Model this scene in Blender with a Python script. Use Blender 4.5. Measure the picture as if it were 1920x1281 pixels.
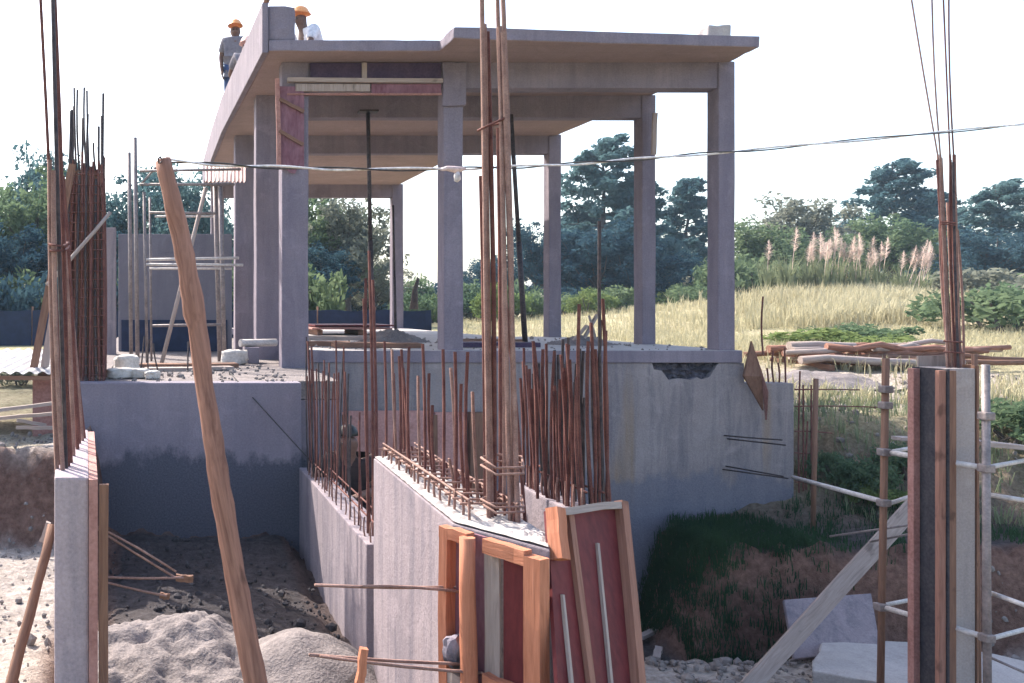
import bpy, bmesh, math, random
import numpy as np
from mathutils import Vector, Matrix, noise

random.seed(7); RNG = np.random.default_rng(11)
for o in list(bpy.data.objects): bpy.data.objects.remove(o)
scene = bpy.context.scene
COL = scene.collection
R = math.radians

# ------------------------------------------------------------------ camera, sky, sun, exposure
FPX, VX, VY = 1700.0, 290.0, 575.0      # focal length and vanishing point of the depth axis, photo pixels (1920 wide)
ZC = 4.0                                # eye height above world zero; everything below is written relative to the eye
cam = bpy.data.cameras.new('camera'); camo = bpy.data.objects.new('camera', cam); COL.objects.link(camo)
camo.location = (0, 0, ZC); camo.rotation_euler = (R(90), 0, 0)
cam.sensor_width = 36; cam.lens = FPX / 1920 * 36
cam.shift_x = (960 - VX) / 1920; cam.shift_y = (VY - 640.5) / 1920
cam.clip_start = 0.1; cam.clip_end = 2000
scene.camera = camo

SUN_AZ, SUN_EL = -34.0, 45.0            # degrees; azimuth from +Y, negative = to the left
sdir = Vector((math.sin(R(SUN_AZ)) * math.cos(R(SUN_EL)), math.cos(R(SUN_AZ)) * math.cos(R(SUN_EL)), math.sin(R(SUN_EL))))
world = bpy.data.worlds.new('World'); scene.world = world; world.use_nodes = True
wn = world.node_tree.nodes; wl = world.node_tree.links
bg = wn['Background']; sky = wn.new('ShaderNodeTexSky'); sky.sky_type = 'NISHITA'; sky.sun_disc = False
sky.sun_elevation = R(SUN_EL); sky.sun_rotation = R(SUN_AZ); sky.air_density = 1.0; sky.dust_density = 3.0; sky.ozone_density = 1.0
wl.new(sky.outputs[0], bg.inputs[0]); bg.inputs[1].default_value = 0.15
sun = bpy.data.lights.new('sun', 'SUN'); suno = bpy.data.objects.new('sun', sun); COL.objects.link(suno)
sun.energy = 3.3; sun.angle = R(0.53); sun.color = (1.0, 0.93, 0.84)
suno.rotation_euler = (-sdir).to_track_quat('-Z', 'Y').to_euler(); suno.location = (0, 0, 30)
vs = scene.view_settings; vs.view_transform = 'Standard'; vs.look = 'None'; vs.gamma = 1; vs.use_curve_mapping = False
vs.exposure = 1.65
scene.render.engine = 'CYCLES'
scene.cycles.max_bounces = 6; scene.cycles.diffuse_bounces = 4; scene.cycles.transmission_bounces = 4

# ------------------------------------------------------------------ positions
def P(px, py, Y):                        # photo pixel + distance -> point (relative to the eye)
    return Vector(((px - VX) * Y / FPX, Y, (VY - py) * Y / FPX))
def PZ(px, py, Z):                       # photo pixel on a level surface at height Z
    return P(px, py, FPX * Z / (VY - py))

# ------------------------------------------------------------------ materials
def new_mat(name):
    m = bpy.data.materials.new(name); m.use_nodes = True
    return m, m.node_tree.nodes, m.node_tree.links, m.node_tree.nodes['Principled BSDF']
def ramp(nt, fac, stops):
    r = nt.nodes.new('ShaderNodeValToRGB'); e = r.color_ramp.elements
    while len(e) < len(stops): e.new(0.5)
    for el, (p, c) in zip(e, stops):
        el.position = p; el.color = (*c, 1) if len(c) == 3 else c
    nt.links.new(fac, r.inputs[0]); return r.outputs[0]
def mixc(nt, fac, a, b, mode='MIX'):
    n = nt.nodes.new('ShaderNodeMix'); n.data_type = 'RGBA'; n.blend_type = mode
    for s, v in ((n.inputs[0], fac), (n.inputs[6], a), (n.inputs[7], b)):
        if hasattr(v, 'links'): nt.links.new(v, s)
        elif isinstance(v, (int, float)): s.default_value = v
        else: s.default_value = (*v, 1)
    return n.outputs[2]
def mathn(nt, op, a, b=None, clamp=False):
    n = nt.nodes.new('ShaderNodeMath'); n.operation = op; n.use_clamp = clamp
    for s, v in zip(n.inputs, (a, b)):
        if v is None: continue
        if hasattr(v, 'links'): nt.links.new(v, s)
        else: s.default_value = v
    return n.outputs[0]
def coords(nt, kind, scale=(1, 1, 1)):
    if kind == 'pos': c = nt.nodes.new('ShaderNodeNewGeometry').outputs['Position']
    else: c = nt.nodes.new('ShaderNodeTexCoord').outputs['Object']
    mp = nt.nodes.new('ShaderNodeMapping'); mp.inputs['Scale'].default_value = scale
    nt.links.new(c, mp.inputs[0]); return mp.outputs[0]
def noise_n(nt, vec, scale, detail=5, rough=0.6, dist=0.0):
    n = nt.nodes.new('ShaderNodeTexNoise'); n.inputs['Scale'].default_value = scale
    n.inputs['Detail'].default_value = detail; n.inputs['Roughness'].default_value = rough; n.inputs['Distortion'].default_value = dist
    nt.links.new(vec, n.inputs['Vector']); return n.outputs['Fac']
def bump(nt, bsdf, h, strength, dist=0.02):
    b = nt.nodes.new('ShaderNodeBump'); b.inputs['Strength'].default_value = strength; b.inputs['Distance'].default_value = dist
    nt.links.new(h, b.inputs['Height']); nt.links.new(b.outputs[0], bsdf.inputs['Normal'])

def m_plain(name, c1, c2, scale=6, rough=0.85, kind='pos', stretch=(1, 1, 1), bs=0.25, bscale=40, bd=0.01, metal=0.0, lo=.35, hi=.65):
    m, n, l, b = new_mat(name); nt = m.node_tree
    v = coords(nt, kind, stretch)
    col = ramp(nt, noise_n(nt, v, scale, 6), [(lo, c1), (hi, c2)])
    fine = noise_n(nt, v, bscale, 4)
    col = mixc(nt, 0.35, col, ramp(nt, fine, [(.3, [x * .6 for x in c1]), (.7, [min(1, x * 1.3) for x in c2])]))
    l.new(col, b.inputs['Base Color']); b.inputs['Roughness'].default_value = rough; b.inputs['Metallic'].default_value = metal
    b.inputs['Specular IOR Level'].default_value = 0.25
    bump(nt, b, fine, bs, bd); return m

def m_concrete(name, c1, c2, stain=(.2, .2, .22), stain_amt=.5, damp=None, board=None, rust=0.0, kind='pos'):
    m, n, l, b = new_mat(name); nt = m.node_tree
    v = coords(nt, kind)
    col = ramp(nt, noise_n(nt, v, 1.3, 7, .65), [(.3, c1), (.7, c2)])
    st = noise_n(nt, coords(nt, kind, (5, 5, .45)), 1.6, 6, .65, .6)           # vertical run marks
    col = mixc(nt, mathn(nt, 'MULTIPLY', ramp(nt, st, [(.48, (0, 0, 0)), (.72, (1, 1, 1))]), stain_amt), col, stain)
    st2 = noise_n(nt, coords(nt, kind, (2.2, 2.2, .35)), 1.2, 5, .6, .4)
    col = mixc(nt, mathn(nt, 'MULTIPLY', ramp(nt, st2, [(.50, (0, 0, 0)), (.62, (1, 1, 1))]), stain_amt * .55), col, stain)
    bl = noise_n(nt, v, 4.2, 5, .6, .8)
    col = mixc(nt, mathn(nt, 'MULTIPLY', ramp(nt, bl, [(.55, (0, 0, 0)), (.75, (1, 1, 1))]), .45), col, [min(1, x * 1.35) for x in c2])
    if rust:
        rs = noise_n(nt, coords(nt, kind, (3, 3, .25)), 1.1, 4, .5, .3)
        col = mixc(nt, mathn(nt, 'MULTIPLY', ramp(nt, rs, [(.6, (0, 0, 0)), (.72, (1, 1, 1))]), rust), col, (.26, .17, .09))
    if damp:                                                                   # ragged dark foot band: damp, on wall_l also painted shade
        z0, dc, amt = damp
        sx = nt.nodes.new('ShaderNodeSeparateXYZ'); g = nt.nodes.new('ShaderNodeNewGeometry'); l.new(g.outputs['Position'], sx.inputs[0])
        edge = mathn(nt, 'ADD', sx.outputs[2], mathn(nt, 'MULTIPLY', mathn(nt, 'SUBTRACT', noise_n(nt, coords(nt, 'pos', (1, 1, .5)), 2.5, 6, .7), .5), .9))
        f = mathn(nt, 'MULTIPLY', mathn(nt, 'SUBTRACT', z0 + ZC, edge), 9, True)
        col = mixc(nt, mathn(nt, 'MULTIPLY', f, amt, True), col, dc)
    fine = noise_n(nt, v, 60, 5, .7)
    col = mixc(nt, .3, col, ramp(nt, fine, [(.3, [x * .55 for x in c1]), (.7, [min(1, x * 1.25) for x in c2])]))
    h = mathn(nt, 'ADD', mathn(nt, 'MULTIPLY', bl, .6), mathn(nt, 'MULTIPLY', fine, .35))
    if board:                                                                  # marks of shutter boards
        w = nt.nodes.new('ShaderNodeTexWave'); w.bands_direction = board[0]; w.inputs['Scale'].default_value = board[1]
        w.inputs['Distortion'].default_value = .6; w.inputs['Detail'].default_value = 2; w.wave_profile = 'SAW'
        l.new(v, w.inputs['Vector'])
        col = mixc(nt, mathn(nt, 'MULTIPLY', ramp(nt, w.outputs['Fac'], [(0, (1, 1, 1)), (.06, (0, 0, 0))]), .35), col, [x * .5 for x in c1])
    l.new(col, b.inputs['Base Color']); b.inputs['Roughness'].default_value = .9; b.inputs['Specular IOR Level'].default_value = .2
    bump(nt, b, h, .5, .03); return m

def m_wood(name, c1, c2, grain=1.0, rough=.8, knots=True):
    m, n, l, b = new_mat(name); nt = m.node_tree
    v = coords(nt, 'obj', (14 * grain, 14 * grain, 1.2 * grain))
    g = noise_n(nt, v, 2.2, 6, .65, 1.2)
    col = ramp(nt, g, [(.28, c1), (.5, [(a + d) / 2 for a, d in zip(c1, c2)]), (.75, c2)])
    if knots:
        k = noise_n(nt, coords(nt, 'obj', (3, 3, 1.6)), 3.0, 3, .5)
        col = mixc(nt, mathn(nt, 'MULTIPLY', ramp(nt, k, [(.62, (0, 0, 0)), (.72, (1, 1, 1))]), .6), col, [x * .35 for x in c1])
    l.new(col, b.inputs['Base Color']); b.inputs['Roughness'].default_value = rough; b.inputs['Specular IOR Level'].default_value = .25
    bump(nt, b, g, .5, .01); return m

def m_leaf(name, c1, c2, trans=.35, scale=.5):
    m, n, l, b = new_mat(name); nt = m.node_tree
    v = coords(nt, 'pos')
    oi = nt.nodes.new('ShaderNodeObjectInfo')
    f = mathn(nt, 'ADD', noise_n(nt, v, scale, 3, .6), mathn(nt, 'MULTIPLY', mathn(nt, 'SUBTRACT', oi.outputs['Random'], .5), .25))
    f2 = noise_n(nt, v, 7, 2, .5)
    col = mixc(nt, mathn(nt, 'MULTIPLY', f2, .6), ramp(nt, f, [(.35, c1), (.65, c2)]), [x * 1.5 for x in c2])
    d = n.new('ShaderNodeBsdfDiffuse'); t = n.new('ShaderNodeBsdfTranslucent'); mx = n.new('ShaderNodeMixShader')
    l.new(col, d.inputs[0]); l.new(col, t.inputs[0]); mx.inputs[0].default_value = trans
    l.new(d.outputs[0], mx.inputs[1]); l.new(t.outputs[0], mx.inputs[2])
    l.new(mx.outputs[0], n['Material Output'].inputs['Surface']); n.remove(b); return m

M = {}
M['conc'] = m_concrete('concrete_frame', (.165, .14, .17), (.26, .222, .255), (.105, .092, .13), .6)
M['soffit'] = m_concrete('concrete_soffit', (.27, .20, .19), (.37, .27, .25), (.20, .16, .16), .3, board=('Y', 1.1))
M['wall_r'] = m_concrete('concrete_basement', (.20, .172, .175), (.305, .265, .26), (.095, .088, .115), .85, damp=(-1.95, (.10, .115, .17), .75), rust=.8)
M['wall_l'] = m_concrete('concrete_damp_shade', (.18, .158, .19), (.26, .228, .26), (.11, .105, .15), .4, damp=(-1.42, (.025, .040, .058), .95))  # damp foot, its colour deepened to hold the pit's shade
M['wall_c'] = m_concrete('concrete_smooth', (.21, .172, .187), (.31, .258, .270), (.095, .09, .12), .95)
M['render'] = m_concrete('grey_render', (.14, .13, .16), (.20, .185, .21), (.10, .10, .13), .4)
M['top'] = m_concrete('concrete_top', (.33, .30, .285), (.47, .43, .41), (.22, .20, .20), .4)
M['rough'] = m_plain('rough_concrete', (.04, .04, .055), (.13, .12, .14), 9, .95, bs=1, bscale=22, bd=.05)
M['rust'] = m_plain('rusty_steel', (.075, .026, .026), (.18, .078, .062), 14, .85, bs=.4, bscale=160, bd=.003)
M['rust2'] = m_plain('bright_rusty_steel', (.17, .092, .075), (.32, .20, .165), 14, .85, bs=.4, bscale=160, bd=.003)
M['steel_d'] = m_plain('dark_steel', (.03, .028, .035), (.09, .07, .07), 10, .6, bs=.2, metal=.4)
M['pipe'] = m_plain('scaffold_tube', (.14, .12, .12), (.30, .25, .24), 8, .55, bs=.2, metal=.35)
M['pipe_l'] = m_plain('pale_tube', (.40, .36, .34), (.60, .55, .52), 8, .6, bs=.2, metal=.1)
M['wood'] = m_wood('timber_orange', (.30, .105, .055), (.56, .235, .140))
M['wood_d'] = m_wood('timber_brown', (.13, .065, .045), (.27, .15, .10))
M['wood_b'] = m_wood('timber_reddish', (.19, .085, .06), (.36, .19, .14))
M['wood_g'] = m_wood('timber_weathered', (.24, .19, .17), (.44, .36, .32))
M['bark'] = m_wood('debarked_pole', (.11, .048, .034), (.40, .205, .145), .7)
M['ply'] = m_plain('red_plywood', (.10, .018, .022), (.17, .034, .034), 4, .55, 'obj', (1, 1, .35), bs=.12, bscale=30)
M['ply_p'] = m_plain('dusty_plywood', (.14, .050, .070), (.24, .12, .145), 7, .7, 'obj', (1, 1, .35), bs=.2, bscale=30)
M['ply_d'] = m_plain('dark_plywood', (.035, .022, .055), (.08, .05, .085), 5, .7, bs=.2)
M['ply_b'] = m_plain('brown_plywood', (.26, .12, .10), (.38, .20, .17), 5, .8, bs=.2)
M['ply_n'] = m_plain('near_black_plywood', (.022, .022, .030), (.06, .052, .056), 5, .8, bs=.2)  # near-black sheet colour for the side of the right column
M['ply_k'] = m_plain('pinkish_plywood', (.36, .18, .16), (.50, .28, .25), 5, .8, bs=.2)
M['conc_k'] = m_concrete('concrete_pinkish', (.32, .255, .27), (.43, .355, .365), (.16, .145, .165), .7)
M['conc_b'] = m_concrete('concrete_beige', (.30, .255, .24), (.42, .365, .34), (.19, .165, .16), .5)
M['sheet'] = m_plain('corrugated_sheet', (.42, .40, .40), (.62, .58, .56), 3, .5, bs=.1, metal=.2)
M['sheet_r'] = m_plain('faded_sheet', (.40, .27, .25), (.55, .40, .37), 3, .7, bs=.1)
M['cable'] = m_plain('cable_white', (.45, .42, .42), (.70, .66, .66), 20, .5, bs=.05)
M['cable_d'] = m_plain('cable_dark', (.03, .03, .03), (.07, .06, .06), 20, .5, bs=.05)
M['tape'] = m_plain('pale_tape', (.50, .38, .36), (.72, .60, .58), 20, .5, bs=.2)
M['sack'] = m_plain('cement_sack', (.42, .38, .34), (.62, .57, .52), 8, .9, bs=.4)
M['sand'] = m_plain('sand', (.135, .115, .112), (.25, .215, .205), 5, .95, bs=.6, bscale=45, bd=.03)
M['tarp'] = m_plain('navy_tarpaulin', (.008, .014, .04), (.016, .028, .07), 3, .6, bs=.3, bscale=8)
M['clod'] = m_plain('stones', (.13, .11, .10), (.28, .24, .22), 6, .95, bs=.5)
M['leaf_a'] = m_leaf('leaf_bluegreen', (.030, .072, .092), (.080, .138, .140), .45)
M['leaf_b'] = m_leaf('leaf_green', (.045, .092, .058), (.125, .165, .090), .45)
M['leaf_c'] = m_leaf('leaf_olive', (.095, .110, .088), (.200, .205, .160), .45)
M['leaf_d'] = m_leaf('leaf_dark', (.018, .044, .068), (.042, .082, .100), .35)
M['leaf_e'] = m_leaf('leaf_fresh', (.070, .120, .045), (.160, .200, .075), .4, 2)
M['dry'] = m_leaf('dry_grass', (.30, .27, .16), (.44, .40, .27), .35, .35)
M['grass'] = m_leaf('green_grass', (.014, .042, .026), (.040, .080, .038), .35, 2)
M['reed'] = m_leaf('reed_blade', (.10, .13, .08), (.22, .24, .14), .35, 1)
M['plume'] = m_leaf('plume', (.50, .40, .36), (.68, .58, .52), .5, 3)
M['trunk'] = m_plain('tree_bark', (.05, .04, .045), (.12, .10, .09), 6, .95, bs=.6)
M['skin'] = m_plain('skin', (.12, .065, .05), (.16, .09, .07), 8, .6, bs=.05)
M['shirt_g'] = m_plain('grey_cloth', (.15, .135, .155), (.21, .19, .21), 12, .95, 'obj', bs=.3, bscale=25)
M['shirt_w'] = m_plain('white_cloth', (.55, .53, .56), (.72, .70, .72), 12, .95, 'obj', bs=.3, bscale=25)
M['shirt_d'] = m_plain('dark_cloth', (.025, .018, .02), (.05, .035, .035), 12, .95, 'obj', bs=.3, bscale=25)
M['jeans'] = m_plain('blue_cloth', (.03, .05, .12), (.06, .09, .19), 12, .95, 'obj', bs=.3, bscale=25)
M['helmet_o'] = m_plain('orange_helmet', (.80, .30, .10), (.85, .36, .14), 4, .35, 'obj', bs=.02)
M['helmet_w'] = m_plain('pale_helmet', (.72, .42, .36), (.80, .52, .44), 4, .35, 'obj', bs=.02)
M['eye'] = m_plain('eye', (.01, .01, .01), (.02, .02, .02), 4, .3, 'obj', bs=.0)

# ------------------------------------------------------------------ object helpers
ORG = {}
def tag(o, label=None, cat=None, group=None, kind=None):
    if label: o['label'] = label
    if cat: o['category'] = cat
    if group: o['group'] = group
    if kind: o['kind'] = kind
    return o
def thing(name, base, label, cat, group=None):
    o = bpy.data.objects.new(name, None); COL.objects.link(o); o.empty_display_size = .2
    base = Vector(base); ORG[o] = base; o.location = base + Vector((0, 0, ZC))
    return tag(o, label, cat, group)
def put(o, parent, org):
    """place an object whose origin (relative to the eye) is org"""
    COL.objects.link(o)
    if parent is not None:
        o.parent = parent; o.location = Vector(org) - ORG[parent]; ORG[o] = Vector(org)
    else:
        o.location = Vector(org) + Vector((0, 0, ZC)); ORG[o] = Vector(org)
    return o
class MB:
    def __init__(s): s.v = []; s.f = []
    def add(s, vs, fs):
        k = len(s.v); s.v += [tuple(v) for v in vs]; s.f += [tuple(i + k for i in f) for f in fs]; return s
    def box(s, x0, x1, y0, y1, z0, z1):
        return s.add([(x, y, z) for z in (z0, z1) for x, y in ((x0, y0), (x1, y0), (x1, y1), (x0, y1))],
                     [(3, 2, 1, 0), (4, 5, 6, 7), (0, 1, 5, 4), (1, 2, 6, 5), (2, 3, 7, 6), (3, 0, 4, 7)])
    def prism(s, poly, z0, z1):            # plan outline, counter-clockwise
        n = len(poly)
        return s.add([(x, y, z0) for x, y in poly] + [(x, y, z1) for x, y in poly],
                     [tuple(range(n))[::-1], tuple(range(n, 2 * n))] + [(i, (i + 1) % n, n + (i + 1) % n, n + i) for i in range(n)])
    def elev(s, poly, y0, y1):             # outline in x-z, pushed back from y0 to y1
        n = len(poly)
        return s.add([(x, y0, z) for x, z in poly] + [(x, y1, z) for x, z in poly],
                     [tuple(range(n)), tuple(range(n, 2 * n))[::-1]] + [(i, n + i, n + (i + 1) % n, (i + 1) % n) for i in range(n)])
    def tube(s, pts, rad, n=8, cap=True):
        pts = [Vector(p) for p in pts]; rad = [rad] * len(pts) if isinstance(rad, (int, float)) else rad
        t0 = (pts[1] - pts[0]).normalized(); a = t0.orthogonal().normalized(); vs = []
        for i, p in enumerate(pts):
            t = (pts[min(i + 1, len(pts) - 1)] - pts[max(i - 1, 0)]).normalized()
            a = (a - t * a.dot(t)).normalized(); b = t.cross(a)
            for k in range(n):
                q = 2 * math.pi * k / n; vs.append(p + (a * math.cos(q) + b * math.sin(q)) * rad[i])
        fs = [(i * n + k, i * n + (k + 1) % n, (i + 1) * n + (k + 1) % n, (i + 1) * n + k) for i in range(len(pts) - 1) for k in range(n)]
        if cap: fs += [tuple(range(n))[::-1], tuple((len(pts) - 1) * n + k for k in range(n))]
        return s.add(vs, fs)
    def build(s, name, mat, parent=None, bevel=0.0, smooth=False, org=None, rough=0.0, cuts=0):
        V = np.array(s.v, dtype=float)
        if org is None:
            org = ORG[parent] if parent is not None else Vector(((V[:, 0].min() + V[:, 0].max()) / 2, (V[:, 1].min() + V[:, 1].max()) / 2, V[:, 2].min()))
        me = bpy.data.meshes.new(name)
        me.from_pydata((V - np.array(org)).tolist(), [], s.f)
        if bevel or cuts or rough:
            bm = bmesh.new(); bm.from_mesh(me); bmesh.ops.recalc_face_normals(bm, faces=bm.faces)
            if bevel: bmesh.ops.bevel(bm, geom=[e for e in bm.edges if e.is_manifold and e.calc_face_angle(0) > .5], offset=bevel, segments=2, affect='EDGES', profile=.6)
            if cuts: bmesh.ops.subdivide_edges(bm, edges=bm.edges[:], cuts=cuts, use_grid_fill=True)
            if rough:
                oo = Vector(org)
                for v in bm.verts:
                    v.co += noise.noise_vector((v.co + oo) * 9) * rough
            bm.to_mesh(me); bm.free()
        me.materials.append(mat)
        if smooth: me.polygons.foreach_set('use_smooth', [True] * len(me.polygons))
        o = bpy.data.objects.new(name, me)
        return put(o, parent, org)
def frame(p, q, up=(0, 0, 1)):
    p, q = Vector(p), Vector(q); z = (q - p).normalized(); u = Vector(up)
    if abs(z.dot(u)) > .98: u = Vector((0, 1, 0))
    y = (u - z * u.dot(z)).normalized(); x = y.cross(z)
    return Matrix((x, y, z)).transposed(), (q - p).length
def local_obj(name, me, parent, p, rot3):
    o = bpy.data.objects.new(name, me); put(o, parent, p); o.rotation_mode = 'QUATERNION'; o.rotation_quaternion = rot3.to_quaternion(); return o
def plank(name, p, q, w, t, mat, parent=None, up=(0, 0, 1), wob=.004, taper=1.0):
    """sawn timber from p to q, w across, t in the direction of up"""
    rot, L = frame(p, q, up); bm = bmesh.new(); n = 5; rings = []
    for i in range(n):
        s = 1 + (taper - 1) * i / (n - 1); dx, dy = random.uniform(-wob, wob), random.uniform(-wob, wob)
        rings.append([bm.verts.new((sx * w / 2 * s + dx, sy * t / 2 * s + dy, L * i / (n - 1))) for sx, sy in ((-1, -1), (1, -1), (1, 1), (-1, 1))])
    for a, b in zip(rings, rings[1:]):
        for k in range(4): bm.faces.new((a[k], a[(k + 1) % 4], b[(k + 1) % 4], b[k]))
    bm.faces.new(rings[0][::-1]); bm.faces.new(rings[-1])
    me = bpy.data.meshes.new(name); bm.to_mesh(me); bm.free(); me.materials.append(mat)
    return local_obj(name, me, parent, p, rot)
def pole(name, p, q, r0, r1, mat, parent=None, wob=0.0, seg=2, n=10, knots=0.0, bow=(0, 0)):
    rot, L = frame(p, q); mb = MB(); pts = []; rad = []
    for i in range(seg + 1):
        s = i / seg; w = wob if 0 < i < seg else 0
        pts.append((random.gauss(0, w) + bow[0] * math.sin(math.pi * s), random.gauss(0, w) + bow[1] * math.sin(math.pi * s), L * s))
        rad.append((r0 + (r1 - r0) * s) * (1 + random.uniform(-knots, knots)))
    mb.tube(pts, rad, n)
    me = bpy.data.meshes.new(name); me.from_pydata(mb.v, [], mb.f); me.materials.append(mat)
    me.polygons.foreach_set('use_smooth', [True] * (len(me.polygons) - 2) + [False] * 2)
    return local_obj(name, me, parent, p, rot)
UNIT = {}
def bar(p, q, r, parent, mat='rust', name='rebar'):
    """a reinforcing bar: shared unit meshes, scaled along their length"""
    key = (mat, random.randrange(4))
    if key not in UNIT:
        mb = MB(); bx, by = random.uniform(-3, 3), random.uniform(-3, 3)
        for s in (0, .25, .5, .75, 1):
            mb.v += [(bx * math.sin(math.pi * s) * .5 + math.cos(k * math.pi / 3), by * math.sin(math.pi * s) * .5 + math.sin(k * math.pi / 3), s) for k in range(6)]
        mb.f = [(i * 6 + k, i * 6 + (k + 1) % 6, i * 6 + 6 + (k + 1) % 6, i * 6 + 6 + k) for i in range(4) for k in range(6)] + [tuple(range(5, -1, -1)), tuple(range(24, 30))]
        me = bpy.data.meshes.new('rebar'); me.from_pydata(mb.v, [], mb.f); me.materials.append(M[mat])
        me.polygons.foreach_set('use_smooth', [True] * len(me.polygons)); UNIT[key] = me
    rot, L = frame(p, q); o = local_obj(name, UNIT[key], parent, p, rot); o.scale = (r, r, L); return o
def ring(pts, r, parent, mat='rust', name='stirrup'):
    mb = MB(); pts = [Vector(p) for p in pts]; mb.tube(pts + [pts[0]], r, 6)
    return mb.build(name, M[mat], parent, smooth=True)

# ------------------------------------------------------------------ ground
def sstep(a, b, x):
    t = min(1, max(0, (x - a) / (b - a))); return t * t * (3 - 2 * t)
def fbm(x, y, z=0, o=4): return noise.fractal(Vector((x, y, z)), 1.0, 2.0, o)
def field(x, y):
    z = -1.42 + .42 * sstep(12, 17, y) + .25 * sstep(30, 60, y)
    z += 1.25 * math.exp(-((x - 27) / 9) ** 2 - ((y - 37) / 9) ** 2)
    return z
def ground_z(x, y):
    wob = fbm(x * .9, y * .9, 3) * .22
    # left upper ground / lower yard / pit
    up = -1.25 + .2 * sstep(10, 25, y)
    low = -2.02 + .25 * sstep(-1.5, -3, x)
    zl = low + (up - low) * sstep(7.55, 7.95, y + wob)
    pit = -2.32 + .10 * sstep(7.5, 8.8, y) + .25 * sstep(5, 3, y)
    z = zl + (pit - zl) * sstep(-.62, -.42, x + wob * .3) if y < 8.9 else up
    # right pit, bank, slope up to the field
    if x > 1.3:
        floor = -3.75 + .3 * sstep(9.4, 8.7, y) if x > 2.0 else -2.4
        ledge = -2.58 + .10 * sstep(7, 9, x)
        f = floor
        edge = 9.42 + .18 * math.sin(x * 1.3) + wob * .8
        left = 5.75 + .12 * math.sin(y * 3) + wob * .5
        k = sstep(edge - .22, edge + .16, y) * sstep(left - .12, left + .35, x)
        f = floor + (ledge - floor) * k
        e2 = 10.35 + .25 * math.sin(x * 1.1 + 1) + wob
        f += (field(x, y) - ledge) * sstep(e2, e2 + 2.3, y + (x - 8) * .12) * sstep(left, left + .3, x)
        z = f if y < 8.9 or x > 1.45 else z
        if y > 11.1 and x < 7.6: z = -1.3
    if y > 11.1 and -1 < x <= 1.5: z = -1.3
    far = sstep(16, 22, y)
    z = z + (field(x, y) - z) * far if y > 11.1 else z
    return z
def axis(a0, a1, step, lo, hi, g=1.22):
    a = list(np.arange(a0, a1 + 1e-6, step)); s = step
    while a[-1] < hi: s *= g; a.append(min(hi, a[-1] + min(s, 40)))
    s = step; b = []
    x = a0
    while x > lo: s *= g; x = max(lo, x - min(s, 40)); b.append(x)
    return b[::-1] + a
gx = axis(-3.0, 11.5, .085, -400, 500); gy = axis(4.0, 15.0, .085, -60, 700)
verts = []; zone = []
for y in gy:
    for x in gx:
        z = ground_z(x, y); near = 1 if (-4 < x < 14 and 3 < y < 18) else 0
        if near:
            e = abs(ground_z(x, y + .12) - ground_z(x, y - .12)) + abs(ground_z(x + .12, y) - ground_z(x - .12, y))
            st = min(1, e * 2.2)
            z += fbm(x * 5, y * 5, z * 5, 5) * (.024 + .17 * st) + fbm(x * 1.3, y * 1.3, 7) * .05
            grs = (sstep(10.0, 11.6, y) * .75 - .55 * sstep(12.3, 13.0, y) + .75 * sstep(15.0, 16.5, y)) * sstep(6, 8, x) * (1 - .8 * st)
            if x < -1 and y > 8: grs = .45
        else:
            st = 0; z += fbm(x * .15, y * .15, 1, 3) * .12; grs = 1.0
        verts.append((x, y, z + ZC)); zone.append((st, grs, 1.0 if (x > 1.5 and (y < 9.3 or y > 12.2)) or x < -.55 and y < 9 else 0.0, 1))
nx, ny = len(gx), len(gy)
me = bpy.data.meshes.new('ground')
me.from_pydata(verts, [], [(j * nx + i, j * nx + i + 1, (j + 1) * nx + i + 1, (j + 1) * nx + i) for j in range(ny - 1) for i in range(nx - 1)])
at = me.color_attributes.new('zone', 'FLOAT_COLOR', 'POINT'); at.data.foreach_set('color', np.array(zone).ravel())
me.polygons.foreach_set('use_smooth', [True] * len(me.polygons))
m, n, l, b = new_mat('soil'); nt = m.node_tree
at = n.new('ShaderNodeAttribute'); at.attribute_name = 'zone'; sp = n.new('ShaderNodeSeparateColor'); l.new(at.outputs['Color'], sp.inputs[0])
v = coords(nt, 'pos')
n1 = noise_n(nt, v, 1.1, 7, .65); n2 = noise_n(nt, v, 16, 6, .7); n3 = noise_n(nt, v, .22, 5, .6)
pitc = ramp(nt, n1, [(.3, (.050, .045, .050)), (.7, (.105, .092, .092))])  # pit soil darkened so its colour carries the shade on the floor
pale = ramp(nt, n1, [(.3, (.36, .31, .28)), (.7, (.52, .46, .41))])
redc = ramp(nt, n1, [(.3, (.13, .070, .055)), (.7, (.29, .165, .125))])
dryc = ramp(nt, n3, [(.3, (.25, .235, .12)), (.5, (.38, .34, .21)), (.7, (.48, .41, .30))])
drym = ramp(nt, noise_n(nt, v, .6, 6, .7), [(.52, (0, 0, 0)), (.68, (1, 1, 1))])
dryc = mixc(nt, mathn(nt, 'MULTIPLY', drym, .55), dryc, (.17, .20, .075))
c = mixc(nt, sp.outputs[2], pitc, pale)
c = mixc(nt, mathn(nt, 'MULTIPLY', sp.outputs[0], .95, True), c, redc)
c = mixc(nt, sp.outputs[1], c, dryc)
c = mixc(nt, 1.0, c, ramp(nt, n2, [(.3, (.55, .52, .50)), (.7, (1.35, 1.35, 1.35))]), 'MULTIPLY')
l.new(c, b.inputs['Base Color']); b.inputs['Roughness'].default_value = .97; b.inputs['Specular IOR Level'].default_value = .1
bump(nt, b, mathn(nt, 'ADD', n2, mathn(nt, 'MULTIPLY', noise_n(nt, v, 55, 4, .7), .5)), .9, .06)
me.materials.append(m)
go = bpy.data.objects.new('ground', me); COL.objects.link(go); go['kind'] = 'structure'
def gz(x, y): return ground_z(x, y)

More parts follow.
